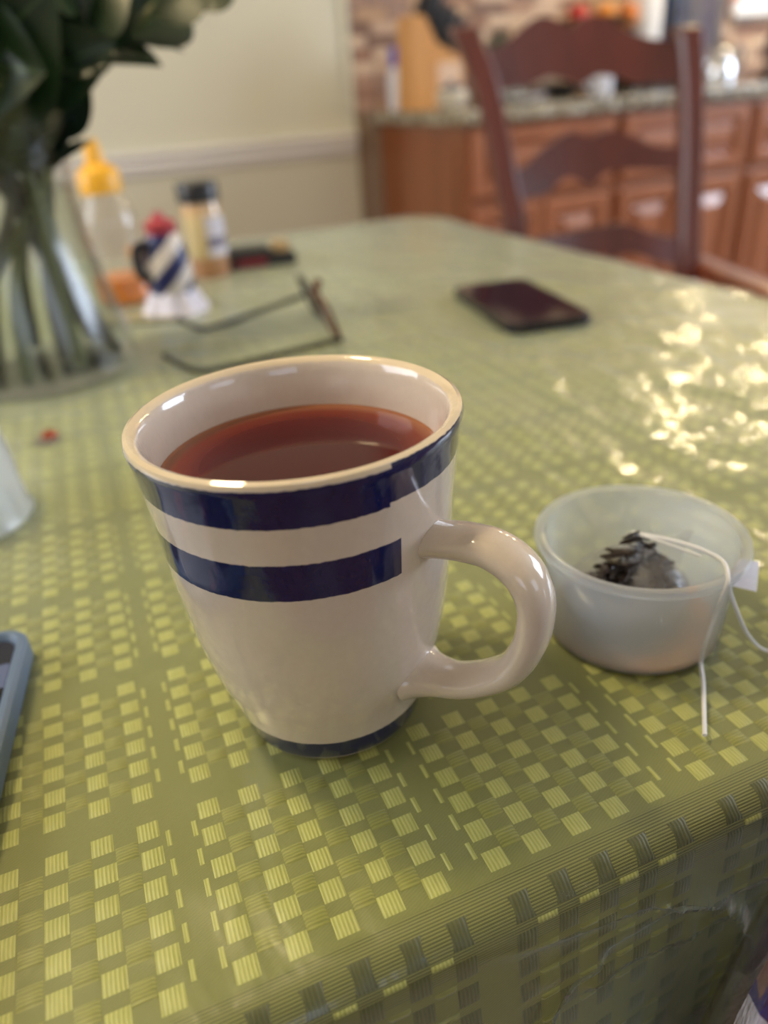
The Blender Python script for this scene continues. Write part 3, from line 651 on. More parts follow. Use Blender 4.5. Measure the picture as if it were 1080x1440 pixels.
# pouch: lumpy bag body plus the folded, stapled top fin standing towards the rim
bm = BM(); bmesh.ops.create_icosphere(bm, subdivisions=4, radius=1)
for v_ in bm.verts:
    p_ = v_.co.copy(); v_.co = Vector((CX-.003+p_.x*.0245, CY+.001+p_.y*.0215, CB.z+.0155+p_.z*(.0125 if p_.z > 0 else .011)+.002*math.sin(p_.x*4)))
crumple(bm, 1.3, .0022, 90); add('pouch', bm, gauze, bag)
bm = BM(); N = 12; T0 = ony(878, 745, CY+.004); T1 = ony(1000, 805, CY-.004)
base0 = Vector((CX-.010, CY-.006, CB.z+.018)); base1 = Vector((CX+.018, CY-.004, CB.z+.014)); top0 = Vector((CX-.002, CY+.004, CB.z+.0375)); top1 = Vector((CX+.024, CY-.002, CB.z+.034))
g = []
for j in range(7):
    r_ = []
    for i in range(N+1):
        P = base0.lerp(base1, i/N).lerp(top0.lerp(top1, i/N), j/6); P = P+Vector((0, .0022*math.sin(i*1.1+j*.4), .0008*math.sin(i*1.7))); r_.append(bm.verts.new(P))
    g.append(r_)
for a_, b_ in zip(g, g[1:]):
    for i in range(N): bm.faces.new((a_[i], a_[i+1], b_[i+1], b_[i]))
add('folded_top', bm, gauze, bag)
strm = simple('white cotton string', srgb(226, 228, 236), .7, .05, 400)
rimR = Vector((CX+.0376*math.cos(math.radians(-22)), CY+.0376*math.sin(math.radians(-22)), CB.z+CH+.0006))
S0 = top0+Vector((0.002, 0, .0005)); o1 = onz(1026, 822, .036); o2 = onz(985, 872, .008)
o3 = onz(991, 940, .0012)+Vector((0, 0, 0)); o4 = onz(991, 1034, .0012)
zt_ = TT+.0006
lift = lambda p_, z_: Vector((p_.x, p_.y, Z0+z_))
def onwall(x_, y_):
    for z__ in np.linspace(CH+.004, .0036, 200):
        P_ = onz(x_, y_, z__); rw = .0325+max(0, z__-.003)/.03*.0013+.0030+(.0022 if z__ > CH-.004 else 0)
        if math.hypot(P_.x-CX, P_.y-CY) <= rw: return P_
    return onz(x_, y_, .0036)
rimR = onwall(1024, 812)
strp = [S0, onz(960, 764, .043), onz(1012, 786, .0425), rimR, onwall(1016, 838), onwall(1006, 866), onwall(994, 900), onz(986, 930, .0034), onz(989, 960, .0032), onz(990, 1000, .0032), onz(991, 1034, .0032)]
bm = BM(); tube(bm, spline(strp, 6), .00075, 6); add('string', bm, strm, bag)
lp = [rimR, onz(1027, 832, .034), onz(1036, 858, .026), onz(1052, 893, .012), onz(1078, 915, .0032), onz(1130, 915, .0032), onz(1160, 860, .0032)]
bm = BM(); tube(bm, spline([S0, onz(930, 762, .041), onz(985, 782, .042)], 6), .0005, 6); add('string', bm, strm, bag)
bm = BM(); tube(bm, spline(lp, 6), .00062, 6); add('string', bm, strm, bag)
# paper tag leaning against the rim
a0 = onz(1030, 792, .036); TGm = simple('tag paper', srgb(232, 232, 244), .6, .02)
cn = [onz(1022, 822, .034), onz(1064, 832, .030), onz(1068, 790, .036), onz(1040, 787, .040)]
bm = BM(); f_ = bm.faces.new([bm.verts.new(p_) for p_ in cn]); bmesh.ops.subdivide_edges(bm, edges=bm.edges[:], cuts=3, use_grid_fill=True); bmesh.ops.solidify(bm, geom=bm.faces[:], thickness=.0004)
add('paper_tag', bm, TGm, bag, False)

# ================================================================== PHONE ON THE TABLE
z_ = .0085
ph = [onz(648, 405, z_), onz(727, 394, z_), onz(829, 440, z_), onz(720, 462, z_)]
c0 = sum(ph, Vector())/4; ex = ((ph[1]-ph[0])+(ph[2]-ph[3])).normalized(); L1 = .075; L2 = .155
ey = Vector((ex.y, -ex.x, 0)); ang = math.atan2(ex.y, ex.x)
# measured long axis
la = ((ph[3]-ph[0])+(ph[2]-ph[1])).normalized(); ang = math.atan2(la.y, la.x)
print('phone', [tuple(round(v_, 3) for v_ in p_) for p_ in ph], (ph[1]-ph[0]).length, (ph[3]-ph[0]).length, (ph[2]-ph[3]).length)
phone = empty('smartphone', (c0.x, c0.y, TT), 'dark smartphone lying face up on the clear cover beyond the mug', 'phone', None, ang)
def rrect(bm, hx, hy, z0, z1, r, seg=6, bev=.0):
    pts = []
    for cx_, cy_, a0_ in ((hx-r, hy-r, 0), (-hx+r, hy-r, 90), (-hx+r, -hy+r, 180), (hx-r, -hy+r, 270)):
        for k_ in range(seg+1): a_ = math.radians(a0_+90*k_/seg); pts.append((cx_+r*math.cos(a_), cy_+r*math.sin(a_)))
    lo_ = [bm.verts.new((x_, y_, z0)) for x_, y_ in pts]; hi_ = [bm.verts.new((x_, y_, z1)) for x_, y_ in pts]; n__ = len(pts)
    for k_ in range(n__): bm.faces.new((lo_[k_], lo_[(k_+1) % n__], hi_[(k_+1) % n__], hi_[k_]))
    bm.faces.new(lo_[::-1]); tf = bm.faces.new(hi_)
    if bev: bmesh.ops.bevel(bm, geom=[e_ for e_ in bm.edges if abs(e_.verts[0].co.z-e_.verts[1].co.z) < 1e-9], offset=bev, segments=2, affect='EDGES')
    return bm
bm = BM(); rrect(bm, .078, .038, 0, .0085, .009, 6, .0018); add('case', bm, simple('phone edge', srgb(46, 44, 52), .25, Metallic=.4), phone, True, 'local')
bm = BM(); rrect(bm, .075, .035, .0084, .0088, .007); add('screen', bm, simple('phone glass', srgb(20, 14, 34), .06, .02, IOR=1.6), phone, False, 'local')
bm = BM(); rrect(bm, .0012, .007, .0086, .0092, .001); bm.transform(Matrix.Translation((-.070, 0, 0))); add('speaker_slot', bm, black, phone, False, 'local')
bm = BM(); box(bm, (-.02, .0378, .003), (.01, .0388, .006), .0004); add('side_button', bm, simple('button metal', srgb(150, 150, 160), .2, Metallic=.9), phone, True, 'local')

# ================================================================== EYEGLASSES
gA = onz(485, 486, .004); gB = onz(436, 430, .004); gA.z = gB.z = TT+.0025
gl = empty('eyeglasses', ((gA.x+gB.x)/2, (gA.y+gB.y)/2, TT), 'folded-open eyeglasses with thin black temples and tortoise front behind the mug', 'eyeglasses')
dirg = (gB-gA); Lg = dirg.length; dg = dirg.normalized(); upg = (Vector((-.32, .0, 1))).normalized()
tort = simple('tortoise acetate', srgb(92, 46, 30), .25, .5, 120); blk = simple('black acetate', srgb(34, 34, 38), .25)
fp = lambda s_, h_: gA+dg*(Lg*s_)+upg*h_
for s0, s1 in ((.03, .44), (.56, .97)):
    loop = []
    for k_ in range(25):
        a_ = 2*PI*k_/24; c_, d__ = math.cos(a_), math.sin(a_); q = .75
        loop.append(fp((s0+s1)/2+(s1-s0)/2*abs(c_)**q*(1 if c_ > 0 else -1), .0195+.0185*abs(d__)**q*(1 if d__ > 0 else -1)))
    bm = BM(); tube(bm, loop, .0019, 8, None, False); bmesh.ops.remove_doubles(bm, verts=bm.verts[:], dist=.0001); rimo = add('rim', bm, tort if s0 < .1 else blk, gl)
    bm = BM(); bm.faces.new([bm.verts.new(p_) for p_ in loop[:-1]]); add('lens', bm, clear('lens %g' % s0, base=.02), rimo, False)
bm = BM(); tube(bm, spline([fp(.43, .012), fp(.5, .008), fp(.57, .012)], 5), .002, 8); add('bridge', bm, blk, gl)
bm = BM(); box(bm, (-.003, -.003, -.004), (.003, .003, .012), .001); bm.transform(Matrix.Translation(fp(.36, .036))@Matrix.Rotation(.4, 4, 'Y')); add('nose_pad', bm, tort, gl)
for P0, L in ((fp(0, .006), [(485, 488, .006), (400, 503, .005), (297, 519, .004), (265, 506, .010), (233, 491, .017)]), (fp(1, .012), [(436, 428, .010), (380, 443, .007), (302, 459, .004), (270, 450, .010), (240, 441, .016)])):
    # temples run in a vertical plane: the tips curl upwards
    pts = [P0]; Pa = onz(L[2][0], L[2][1], L[2][2]); Pa.z = TT+.002; dt = (Pa-P0).normalized(); pts.append(P0.lerp(Pa, .5)); pts.append(Pa)
    pts += [Pa+dt*.018+Vector((0, 0, .006)), Pa+dt*.034+Vector((0, 0, .020))]
    bm = BM(); tube(bm, spline(pts, 6), [.0017]*25, 8, ((0, 0, 1), 1.5)); add('temple', bm, blk, gl)

# ================================================================== THINGS AT THE FAR END OF THE TABLE
# clear honey bottle with yellow cap
hx, hy = .040, .885
amber = simple('honey', srgb(226, 128, 14), .1, .1, 30)
hb = empty('honey_bottle', (hx, hy, TT), 'clear squeeze bottle with a yellow cap and a little amber honey, beside the vase', 'bottle')
pl = clear('clear bottle plastic', (.97, .96, .96, 1), .08, .05, 1.45, .08, srgb(215, 205, 200))
bm = BM(); lathe(bm, [(0, 0), (.026, 0), (.030, .004), (.031, .03), (.028, .05), (.0285, .062), (.030, .075), (.027, .092), (.022, .104), (.018, .110), (.018, .118)], 36, (hx, hy, TT)); add('bottle', bm, pl, hb)
bm = BM(); lathe(bm, [(0, .001), (.025, .001), (.029, .005), (.0298, .028), (0, .028)], 36, (hx, hy, TT)); add('honey', bm, amber, hb)
ym = simple('yellow plastic', srgb(238, 178, 48), .35)
bm = BM(); lathe(bm, [(.0185, .112), (.0215, .112), (.0215, .130), (.019, .134), (.010, .140), (.008, .156), (.006, .162), (0, .162)], 36, (hx, hy, TT)); add('cap', bm, ym, hb)
bm = BM(); box(bm, (hx+.012, hy-.031, TT+.030), (hx+.030, hy-.026, TT+.062), .002); bm.transform(Matrix.Translation((hx+.02, hy, TT+.045))@Matrix.Rotation(-.3, 4, 'Y')@Matrix.Translation((-hx-.02, -hy, -TT-.045))); add('paper_label', bm, simple('label peach', srgb(222, 174, 130), .5), hb)
# striped figure shaker
sx_, sy_ = .082, .800
st = empty('striped_shaker', (sx_, sy_, TT), 'small navy and white diagonally striped shaker with a red top and white ruffled foot', 'shaker')
t = NT('navy white diagonal stripes'); s = t.sep(t.obj()); q = t.math('ADD', t.math('MULTIPLY', s[2], 1.0), t.math('MULTIPLY', s[0], -.9)); q = t.math('FRACT', t.math('MULTIPLY', t.math('ADD', q, .30), 27))
strp_m = t.done(t.bsdf(t.mix(t.math('GREATER_THAN', q, .52), srgb(30, 34, 88), srgb(216, 206, 200)), .3))
wh = simple('ruffle white', srgb(214, 210, 226), .45)
bm = BM(); lathe(bm, [(0, .02), (.022, .02), (.024, .03), (.022, .055), (.018, .072), (.013, .080), (0, .08)], 32); bd_ = add('body', bm, strp_m, st, True, 'local')
bm = BM(); R_ = []
for j, (r_, z__) in enumerate([(.021, .026), (.024, .018), (.028, .009), (.033, .0005), (.030, .0), (0, .0)]):
    R_.append([bm.verts.new((r_*(1+(.09*math.sin(9*2*PI*i/48) if j in (1, 2, 3, 4) else 0))*math.cos(2*PI*i/48), r_*(1+(.09*math.sin(9*2*PI*i/48) if j in (1, 2, 3, 4) else 0))*math.sin(2*PI*i/48), z__)) for i in range(48)] if r_ else [bm.verts.new((0, 0, z__))])
for a_, b_ in zip(R_, R_[1:]):
    for i in range(48):
        if len(b_) == 1: bm.faces.new((a_[i], a_[(i+1) % 48], b_[0]))
        else: bm.faces.new((a_[i], a_[(i+1) % 48], b_[(i+1) % 48], b_[i]))
add('ruffled_foot', bm, wh, st, True, 'local')
redm = simple('dull red plastic', srgb(172, 60, 72), .35)
bm = BM(); lathe(bm, [(0, .076), (.0145, .076), (.0155, .080), (.0155, .087), (.011, .090), (.006, .091), (.005, .096), (0, .098)], 28); add('cap', bm, redm, st, True, 'local')
bm = BM(); tube(bm, spline([(-.016, -.01, .068), (-.026, -.01, .067), (-.029, -.01, .055), (-.027, -.01, .042), (-.019, -.01, .036)], 6), .0055, 8); add('handle', bm, simple('dark navy glaze', srgb(30, 30, 44), .3), st, True, 'local')
# spice jar
jx, jy = .148, .955
jar = empty('spice_jar', (jx, jy, TT), 'glass spice jar of beige seasoning with a black lid', 'spice jar')
t = NT('seasoning seen through glass'); s = t.sep(t.obj()); c = t.ramp(t.math('MULTIPLY', s[2], 10), [(0, srgb(176, 128, 96)), (.22, srgb(180, 134, 104)), (.26, srgb(196, 178, 132)), (.7, srgb(202, 184, 142)), (.74, srgb(205, 170, 128)), (1, srgb(196, 160, 120))])
bm = BM(); lathe(bm, [(0, 0), (.0215, 0), (.0235, .003), (.0235, .078), (.021, .086), (.0205, .092), (0, .092)], 36); add('glass', bm, t.done(t.bsdf(c, .12, Coat_Weight=.5)), jar, True, 'local')
bm = BM(); lathe(bm, [(.022, .086), (.0245, .086), (.0245, .105), (.023, .107), (0, .107)], 36); add('lid', bm, black, jar, True, 'local')
bm = BM(); seg_ = 14; lo_ = []; hi_ = []
for k_ in range(seg_+1):
    a_ = math.radians(-75+100*k_/seg_-20); lo_.append(bm.verts.new((.0239*math.cos(a_), .0239*math.sin(a_), .026))); hi_.append(bm.verts.new((.0239*math.cos(a_), .0239*math.sin(a_), .070)))
for k_ in range(seg_): f_ = bm.faces.new((lo_[k_], lo_[k_+1], hi_[k_+1], hi_[k_]))
t = NT('white paper label'); s = t.sep(t.obj()); zc = s[2]; dk = t.math('MULTIPLY', t.math('GREATER_THAN', zc, .036), t.math('LESS_THAN', zc, .047))
add('paper_label', bm, t.done(t.bsdf(t.mix(dk, srgb(206, 202, 216), srgb(112, 106, 130)), .5)), jar, True, 'local')
# black and red wallet-like tray behind
bx = onz(372, 372, .0); wal = empty('black_case', (.215, .985, TT), 'flat black case with a dark red patch lying behind the spice jar', 'case', None, -.06)
bm = BM(); box(bm, (-.045, -.030, 0), (.045, .030, .014), .004); add('bottom_shell', bm, simple('black leather', srgb(22, 21, 24), .5), wal, True, 'local')
bm = BM(); box(bm, (-.044, -.028, .0145), (.014, .028, .022), .003); add('flap', bm, simple('black leather flap', srgb(34, 32, 35), .45), wal, True, 'local')
bm = BM(); box(bm, (-.034, -.0312, .004), (.006, -.029, .0125), .0008); bm2 = bm; add('red_patch', bm, simple('dark red leather', srgb(120, 26, 42), .4), wal, True, 'local')
bm = BM(); box(bm, (.020, -.020, .0142), (.040, .020, .026), .003); add('clasp', bm, simple('tan clasp', srgb(176, 150, 110), .4), wal, True, 'local')
# thin dark stick lying left of the glasses
a_ = onz(150, 458, .003); b_ = onz(252, 454, .003)
e = empty('coffee_stirrer', (a_+b_)/2-Vector((0, 0, .003-.0022)), 'thin dark stirrer stick lying between the vase and the glasses', 'stirrer')
bm = BM(); tube(bm, [a_+Vector((0, 0, .0008)), b_+Vector((0, 0, .0008))], .0011, 8); add('stick', bm, blk, e)
bm = BM(); tube(bm, [a_+Vector((.01, .018, .0010)), b_+Vector((0, .018, .0010))], .0012, 8); st2 = add('wooden_stick', bm, simple('pale stick', srgb(178, 158, 104), .5), None, True, (a_+b_)/2+Vector((0, .018, 0))); tag(st2, 'thin pale wooden stick lying just behind the dark stirrer, beside the vase', 'stick')

# small coppery bead and a clear chip
pc_ = onz(70, 614, .003); e = empty('copper_bead', (pc_.x, pc_.y, TT), 'tiny shiny copper-red bead on the clear cover left of the mug', 'bead')
cop = simple('copper lacquer', srgb(176, 84, 56), .22, .2, 500, Metallic=.5)
bm = BM(); lathe(bm, [(0, .0), (.003, 0), (.0048, .0016), (.0052, .003), (.0045, .005), (.0018, .0062), (0, .0064)], 20, (0, 0, 0)); add('bead', bm, cop, e, True, 'local')
bm = BM(); lathe(bm, [(.0050, .0), (.0078, .0), (.0080, .0006), (.0050, .0012), (.0050, 0)], 20, (-.002, -.001, 0)); add('dark_rim', bm, simple('dark red rim', srgb(96, 40, 40), .3), e, True, 'local')

# phone in a grey-blue case at the left edge
cr_ = onz(44, 884, .010); ang = math.atan2(.0726, .0096)
ca = onz(42, 890, .0105); cb2 = onz(2, 1052, .0105); dl = (ca-cb2).normalized(); nl = Vector((dl.y, -dl.x, 0))
hxx, hyy = .0375, .078; cen = ca-dl*(hyy-.004)-nl*(hxx)
tb = empty('cased_phone', (cen.x, cen.y, TT), 'dark phone in a raised grey-blue case at the left picture edge', 'phone', None, math.atan2(dl.y, dl.x)-PI/2)
casem = simple('grey blue silicone', srgb(92, 112, 140), .45, .08, 200)
def ringloop(hx, hy, r, z__, bm, seg=6):
    o_ = []
    for cx_, cy_, a0_ in ((hx-r, hy-r, 0), (-hx+r, hy-r, 90), (-hx+r, -hy+r, 180), (hx-r, -hy+r, 270)):
        for k_ in range(seg+1): aa = math.radians(a0_+90*k_/seg); o_.append(bm.verts.new((cx_+r*math.cos(aa), cy_+r*math.sin(aa), z__)))
    return o_
bm = BM(); LR = [ringloop(hxx-.001, hyy-.001, .009, 0, bm), ringloop(hxx, hyy, .010, .002, bm), ringloop(hxx, hyy, .010, .0095, bm), ringloop(hxx-.0012, hyy-.0012, .009, .0108, bm), ringloop(hxx-.0030, hyy-.0030, .008, .0108, bm), ringloop(hxx-.0042, hyy-.0042, .007, .0095, bm), ringloop(hxx-.0046, hyy-.0046, .007, .0078, bm)]
for a_, b_ in zip(LR, LR[1:]):
    n__ = len(a_)
    for k_ in range(n__): bm.faces.new((a_[k_], a_[(k_+1) % n__], b_[(k_+1) % n__], b_[k_]))
bm.faces.new(LR[0][::-1]); bm.faces.new(LR[-1]); add('case', bm, casem, tb, True, 'local')
t = NT('dark screen glints'); vv = t.n('ShaderNodeTexVoronoi'); vv.inputs['Scale'].default_value = 90; t.l(t.obj(), vv.inputs['Vector']); sc_ = t.sep(vv.outputs['Color'])[0]
cc = t.ramp(sc_, [(0, srgb(20, 22, 34)), (.55, srgb(30, 34, 54)), (.72, srgb(92, 104, 142)), (.82, srgb(110, 24, 38)), (.9, srgb(22, 22, 34))], True)  # blue and red glints painted into the dark screen colour
bm = BM(); rrect(bm, hxx-.0050, hyy-.0050, .0079, .0084, .006); add('screen', bm, t.done(t.bsdf(cc, .08)), tb, False, 'local')

# frosted cup upside down at the left edge
FXr = ony(33, 700, .39).x
frc = Vector((FXr-.0352, .405, TT)); e = empty('frosted_tumbler', frc, 'small frosted plastic cup standing upside down at the left picture edge', 'plastic cup')
bm = BM(); lathe(bm, [(.0365, 0), (.0372, .002), (.0362, .004), (.0355, .006), (.0325, .052), (.031, .056), (.028, .0585), (0, .0590), (0, .0575), (.030, .055), (.0318, .05), (.0345, .006), (.0352, .001), (.0365, 0)], 48); add('cup_body', bm, frosted, e, True, 'local')

# ================================================================== VASE WITH LEAFY STEMS
VX, VY = -.048, .662; VB = Vector((VX, VY, TT))
vase = empty('glass_vase', VB, 'clear glass vase with a narrow waist, full of green stems, at the left', 'vase')
vp_ = [(.0765, .003), (.0775, .010), (.075, .028), (.068, .06), (.061, .10), (.0585, .14), (.062, .165), (.070, .19), (.079, .208)]
prof = [(0, .0), (.070, .0)]+vp_+[(.080, .210), (.0775, .210)]+[(r_-.0028, z__) for r_, z__ in vp_[::-1][:-1]]+[(.066, .010), (0, .009)]
t = NT('vase glass'); trn = t.n('ShaderNodeBsdfTransparent'); trn.inputs[0].default_value = (.965, .975, .965, 1)
gg = t.n('ShaderNodeBsdfGlossy'); gg.inputs['Roughness'].default_value = .14; 
m_ = t.n('ShaderNodeMixShader'); t.l(t.schlick(.04), m_.inputs[0]); t.l(trn.outputs[0], m_.inputs[1]); t.l(gg.outputs[0], m_.inputs[2])
bm = BM(); lathe(bm, prof, 64, VB); add('glass_body', bm, t.done(m_.outputs[0]), vase)
bm = BM(); wl = .140
wp = [(0, .0105)]+[(r_-.0033, z__) for r_, z__ in vp_ if .011 < z__ < wl+.001]+[(.0545, wl+.0005), (0, wl)]
lathe(bm, [(0, .0105), (.064, .0105)]+wp[1:], 48, VB)
wt = add('water', bm, clear('vase water', (.93, .955, .92, 1), .02, .0, 1.12), None, True, VB+Vector((0, 0, .01))); tag(wt, 'greenish water in the glass vase, up to its waist', 'water')
stem_m = simple('green stem', srgb(76, 82, 36), .45, .25, 60); stem_d = simple('brown green stem', srgb(62, 58, 30), .5, .25, 60)
t = NT('glossy dark leaf'); nn = t.noise(40, 3); s = t.sep(t.uv()); vein = t.math('LESS_THAN', t.math('ABSOLUTE', t.math('SUBTRACT', s[1], .5)), .018)
side = t.math('LESS_THAN', t.math('FRACT', t.math('ADD', t.math('MULTIPLY', s[0], 9), t.math('MULTIPLY', t.math('ABSOLUTE', t.math('SUBTRACT', s[1], .5)), 6))), .08)
lc = t.mix(nn, srgb(10, 28, 12), srgb(24, 50, 22)); lc = t.mix(t.math('MAXIMUM', vein, t.math('MULTIPLY', side, .4)), lc, srgb(58, 80, 44))
leaf_m = t.done(t.bsdf(lc, .36, t.bump(t.math('MAXIMUM', vein, side), .3, .0006)))
def leaf(bmx, P0, P1, wid, nrm, curl=.15):
    uvl = bmx.loops.layers.uv.verify()
    d_ = P1-P0; L = d_.length; dx = d_.normalized(); nz = (nrm-dx*nrm.dot(dx)).normalized(); wy = nz.cross(dx)
    NS = 12; rows = []; wid = wid*1.35
    for i in range(NS+1):
        s_ = i/NS; wd = wid/2*math.sin(PI*min(1, s_**.85))**.8 if 0 < s_ < 1 else 0; bend = curl*L*(s_*(1-s_)*1.6 - .35*s_*s_)
        c_ = P0+d_*s_+nz*bend
        rows.append([(bmx.verts.new(c_+wy*(wd*k_)+nz*(abs(k_)*wd*.28)), s_, .5+k_*.5) for k_ in (-1, -.5, 0, .5, 1)])
    for a_, b_ in zip(rows, rows[1:]):
        for k_ in range(4):
            q_ = (a_[k_], a_[k_+1], b_[k_+1], b_[k_]); f_ = bmx.faces.new([x_[0] for x_ in q_])
            for lp_, x_ in zip(f_.loops, q_): lp_[uvl].uv = (x_[1], x_[2])
    return bmx
def branch(label, path, leaves, r0_=.0052, mat=stem_m):
    """path: world points from foot to tip; leaves: (position along 0..1, tip point, width, normal)"""
    path = [p_+Vector((  .026*math.exp(-((p_.z-TT-.15)/.06)**2), 0, 0)) for p_ in path]
    P = spline(path, 8); e = empty('leafy_stem', P[0], label, 'plant stem', 'leafy stems in the vase')
    bm = BM(); n__ = len(P); tube(bm, P, [r0_*(1-.45*i/n__) for i in range(n__)], 10); add('stem', bm, mat, e)
    for s_, tip, wd, nr in leaves:
        b = P[min(n__-1, int(s_*(n__-1)))]; bm = BM(); dirr = (Vector(tip)-b); b2 = b+dirr*.12
        leaf(bm, b2, Vector(tip), wd, Vector(nr)); o = add('leaf', bm, leaf_m, e)
        bm = BM(); tube(bm, [b, b2+dirr*.02], .0013, 6); add('leaf_stalk', bm, stem_m, o)
    return e
WA = lambda dx, dy, z__: VB+Vector((dx, dy, z__))
V_ = lambda px, py, Y: ony(px, py, Y)
cmn = (.1, -.8, .5)
branch('leafy stem arching to the upper right over the vase rim', [WA(.058, .0, .012), WA(.03, -.005, .08), WA(.010, 0, .14), WA(.030, .0, .20), V_(130, 70, .66), V_(190, 30, .66), V_(250, -20, .66)],
       [(.62, V_(228, 88, .64), .034, (.2, -.5, .8)), (.70, V_(262, 70, .66), .014, (.1, -.4, .9)), (.72, V_(262, 6, .70), .045, (.0, -.9, .4)), (.85, V_(270, -60, .66), .05, cmn), (.95, V_(330, -60, .66), .05, cmn)])
branch('leafy stem rising upright at the middle of the vase', [WA(.030, -.045, .012), WA(.022, -.03, .08), WA(.004, -.01, .14), WA(.008, .0, .20), V_(95, 20, .66), V_(100, -60, .66)],
       [(.60, V_(160, 58, .62), .040, (.5, -.8, .2)), (.66, V_(200, 10, .64), .050, (.2, -.8, .5)), (.7, V_(20, 20, .62), .055, (-.1, -.9, .3)), (.82, V_(180, -50, .64), .06, cmn), (.9, V_(20, -60, .64), .06, cmn)])
branch('leafy stem leaning left with the broad dark front leaf', [WA(.050, .03, .012), WA(.020, .015, .08), WA(-.004, .0, .14), WA(-.022, -.01, .20), V_(15, 60, .62), V_(-40, -10, .62)],
       [(.55, V_(112, 92, .60), .016, (.0, -.3, .95)), (.62, V_(70, -20, .60), .075, (.0, -1, .1)), (.6, V_(-60, 60, .60), .05, (0, -.9, .4)), (.8, V_(-90, -20, .60), .06, cmn), (.72, V_(60, 100, .585), .05, (.1, -.95, .1))], mat=stem_d)
branch('leafy stem at the left side of the vase', [WA(-.030, -.052, .012), WA(-.022, -.03, .08), WA(-.012, -.008, .14), WA(-.035, .0, .20), V_(-30, 60, .66), V_(-90, -20, .66)],
       [(.6, V_(10, 100, .63), .05, cmn), (.7, V_(-80, 80, .66), .05, cmn), (.8, V_(0, -30, .68), .07, cmn)], mat=stem_d)
branch('leafy stem behind the others with leaves filling the top left corner', [WA(-.005, .05, .012), WA(-.002, .02, .08), WA(.002, .006, .14), WA(.016, .02, .20), V_(75, 40, .70), V_(70, -40, .70)],
       [(.52, V_(120, 100, .68), .05, cmn), (.6, V_(60, 92, .69), .06, cmn), (.66, V_(140, -10, .70), .07, cmn), (.75, V_(0, 10, .70), .08, cmn), (.85, V_(110, -40, .70), .08, cmn), (.8, V_(60, -30, .68), .08, cmn)])
for lb, fx, fy, tx, ty, mt in (('bare stem standing left of centre in the vase', -.010, -.056, .002, .006, stem_m), ('bare stem leaning furthest right in the vase foot', .060, -.020, -.010, .004, stem_d), ('bare stem close to the front left of the vase', -.046, -.044, .010, -.006, stem_m), ('bare stem nearly upright behind the front stems', .018, -.02, .016, .01, stem_d), ('bare stem at the back of the vase leaning left', -.055, .02, .014, .008, stem_m), ('bare stem crossing behind toward the right foot', .042, .045, -.016, -.004, stem_d)):
    branch(lb, [WA(fx, fy, .012), WA(fx*.62+tx*.38, fy*.62+ty*.38, .075), WA(tx, ty, .14), WA(tx*2.2-fx*.15, ty*2+.01, .20), WA(tx*3.4-fx*.3, ty*2+.02, .27)],
           [(.62, WA(tx*1.5+.026, -.035, .155), .046, (0, -1, .1)), (.70, WA(tx*2-.03, -.03, .17), .045, (0, -1, .1)), (.85, WA(tx*3-fx*.6-.03, .0,   .25), .045, cmn), (.97, WA(tx*3-fx*.6+.01, -.03, .30), .05, cmn)], .0050, mt)

# ================================================================== CHAIR
cherry = wood('cherry chair wood', srgb(72, 25, 20), srgb(104, 42, 32), .42, 9, (1, 1, .12), .5)
BLc = atD(724, 335, 1.42); BRc = atD(965, 400, 1.42); TLc = atD(657, 55, 1.50)
cn_ = (BRc-BLc).cross(TLc-BLc).normalized()
if cn_.y > 0: cn_ = -cn_
Lp_ = [(655, 48), (680, 110), (697, 180), (712, 260), (724, 335)]; Rp_ = [(966, 48), (970, 120), (970, 200), (967, 300), (964, 400)]
cp = lambda x_, y_: onplane(x_, y_, BLc, cn_)
Lc = [cp(*q) for q in Lp_]; Rc = [cp(*q) for q in Rp_]
along = (Rc[3]-Lc[3]); along.z = 0; along.normalize(); back = Vector((along.y, -along.x, 0))
if back.y < 0: back = -back
print('chair', Lc[0], Lc[-1], Rc[0], Rc[-1], along)
base = (Lc[-1]+Rc[-1])/2; base.z = 0
ch = empty('dining_chair', base, 'dark cherry ladder-back armchair at the far right side of the table', 'chair')
for C_, sgn in ((Lc, -1), (Rc, 1)):
    t0, b0 = C_[0], C_[-1]; zt_ = t0.z
    tp = [t0+back*.030+Vector((0, 0, .012)), t0+back*.010+Vector((0, 0, .008))]+C_[:]
    seat = Vector((b0.x+ (b0.x-C_[-2].x)*.4, b0.y, .45)); seat = b0+Vector((0, 0, .45-b0.z))-back*.0; foot = seat+back*.07; foot.z = 0; mid = seat.lerp(foot, .5)-back*.01
    P = spline(tp+[seat, mid, foot], 5); n__ = len(P)
    ws = []
    for p_ in P: h_ = p_.z; ws.append(.040 if h_ < .9 else .040+.010*(h_-.9)/.15)
    bm = BM(); barsweep(bm, P, along, back, ws, [.050]*n__, .3); add('back_post', bm, cherry, ch)
def chairslat(name, top_, bot_, th=.018, n=40):
    tx = np.array([q[0] for q in top_]); ty = np.array([q[1] for q in top_]); bx_ = np.array([q[0] for q in bot_]); by = np.array([q[1] for q in bot_])
    def smooth(xs, xq, yq):
        S = spline([(a_, b_, 0) for a_, b_ in zip(xq, yq)], 6); X = [s_.x for s_ in S]; Y = [s_.y for s_ in S]; return np.interp(xs, X, Y)
    xs = np.linspace(max(tx[0], bx_[0])-0, min(tx[-1], bx_[-1]), n); T = []; B = []
    for i, x_ in enumerate(xs):
        s_ = i/(n-1); off = back*(.028*4*s_*(1-s_))
        T.append(cp(x_, smooth(x_, tx, ty))+off); B.append(cp(x_, smooth(x_, bx_, by))+off)
    bm = BM(); slab(bm, T, B, back, th); bmesh.ops.bevel(bm, geom=[e_ for e_ in bm.edges if e_.calc_face_angle(0) > .9], offset=.003, segments=2, affect='EDGES'); add(name, bm, cherry, ch)
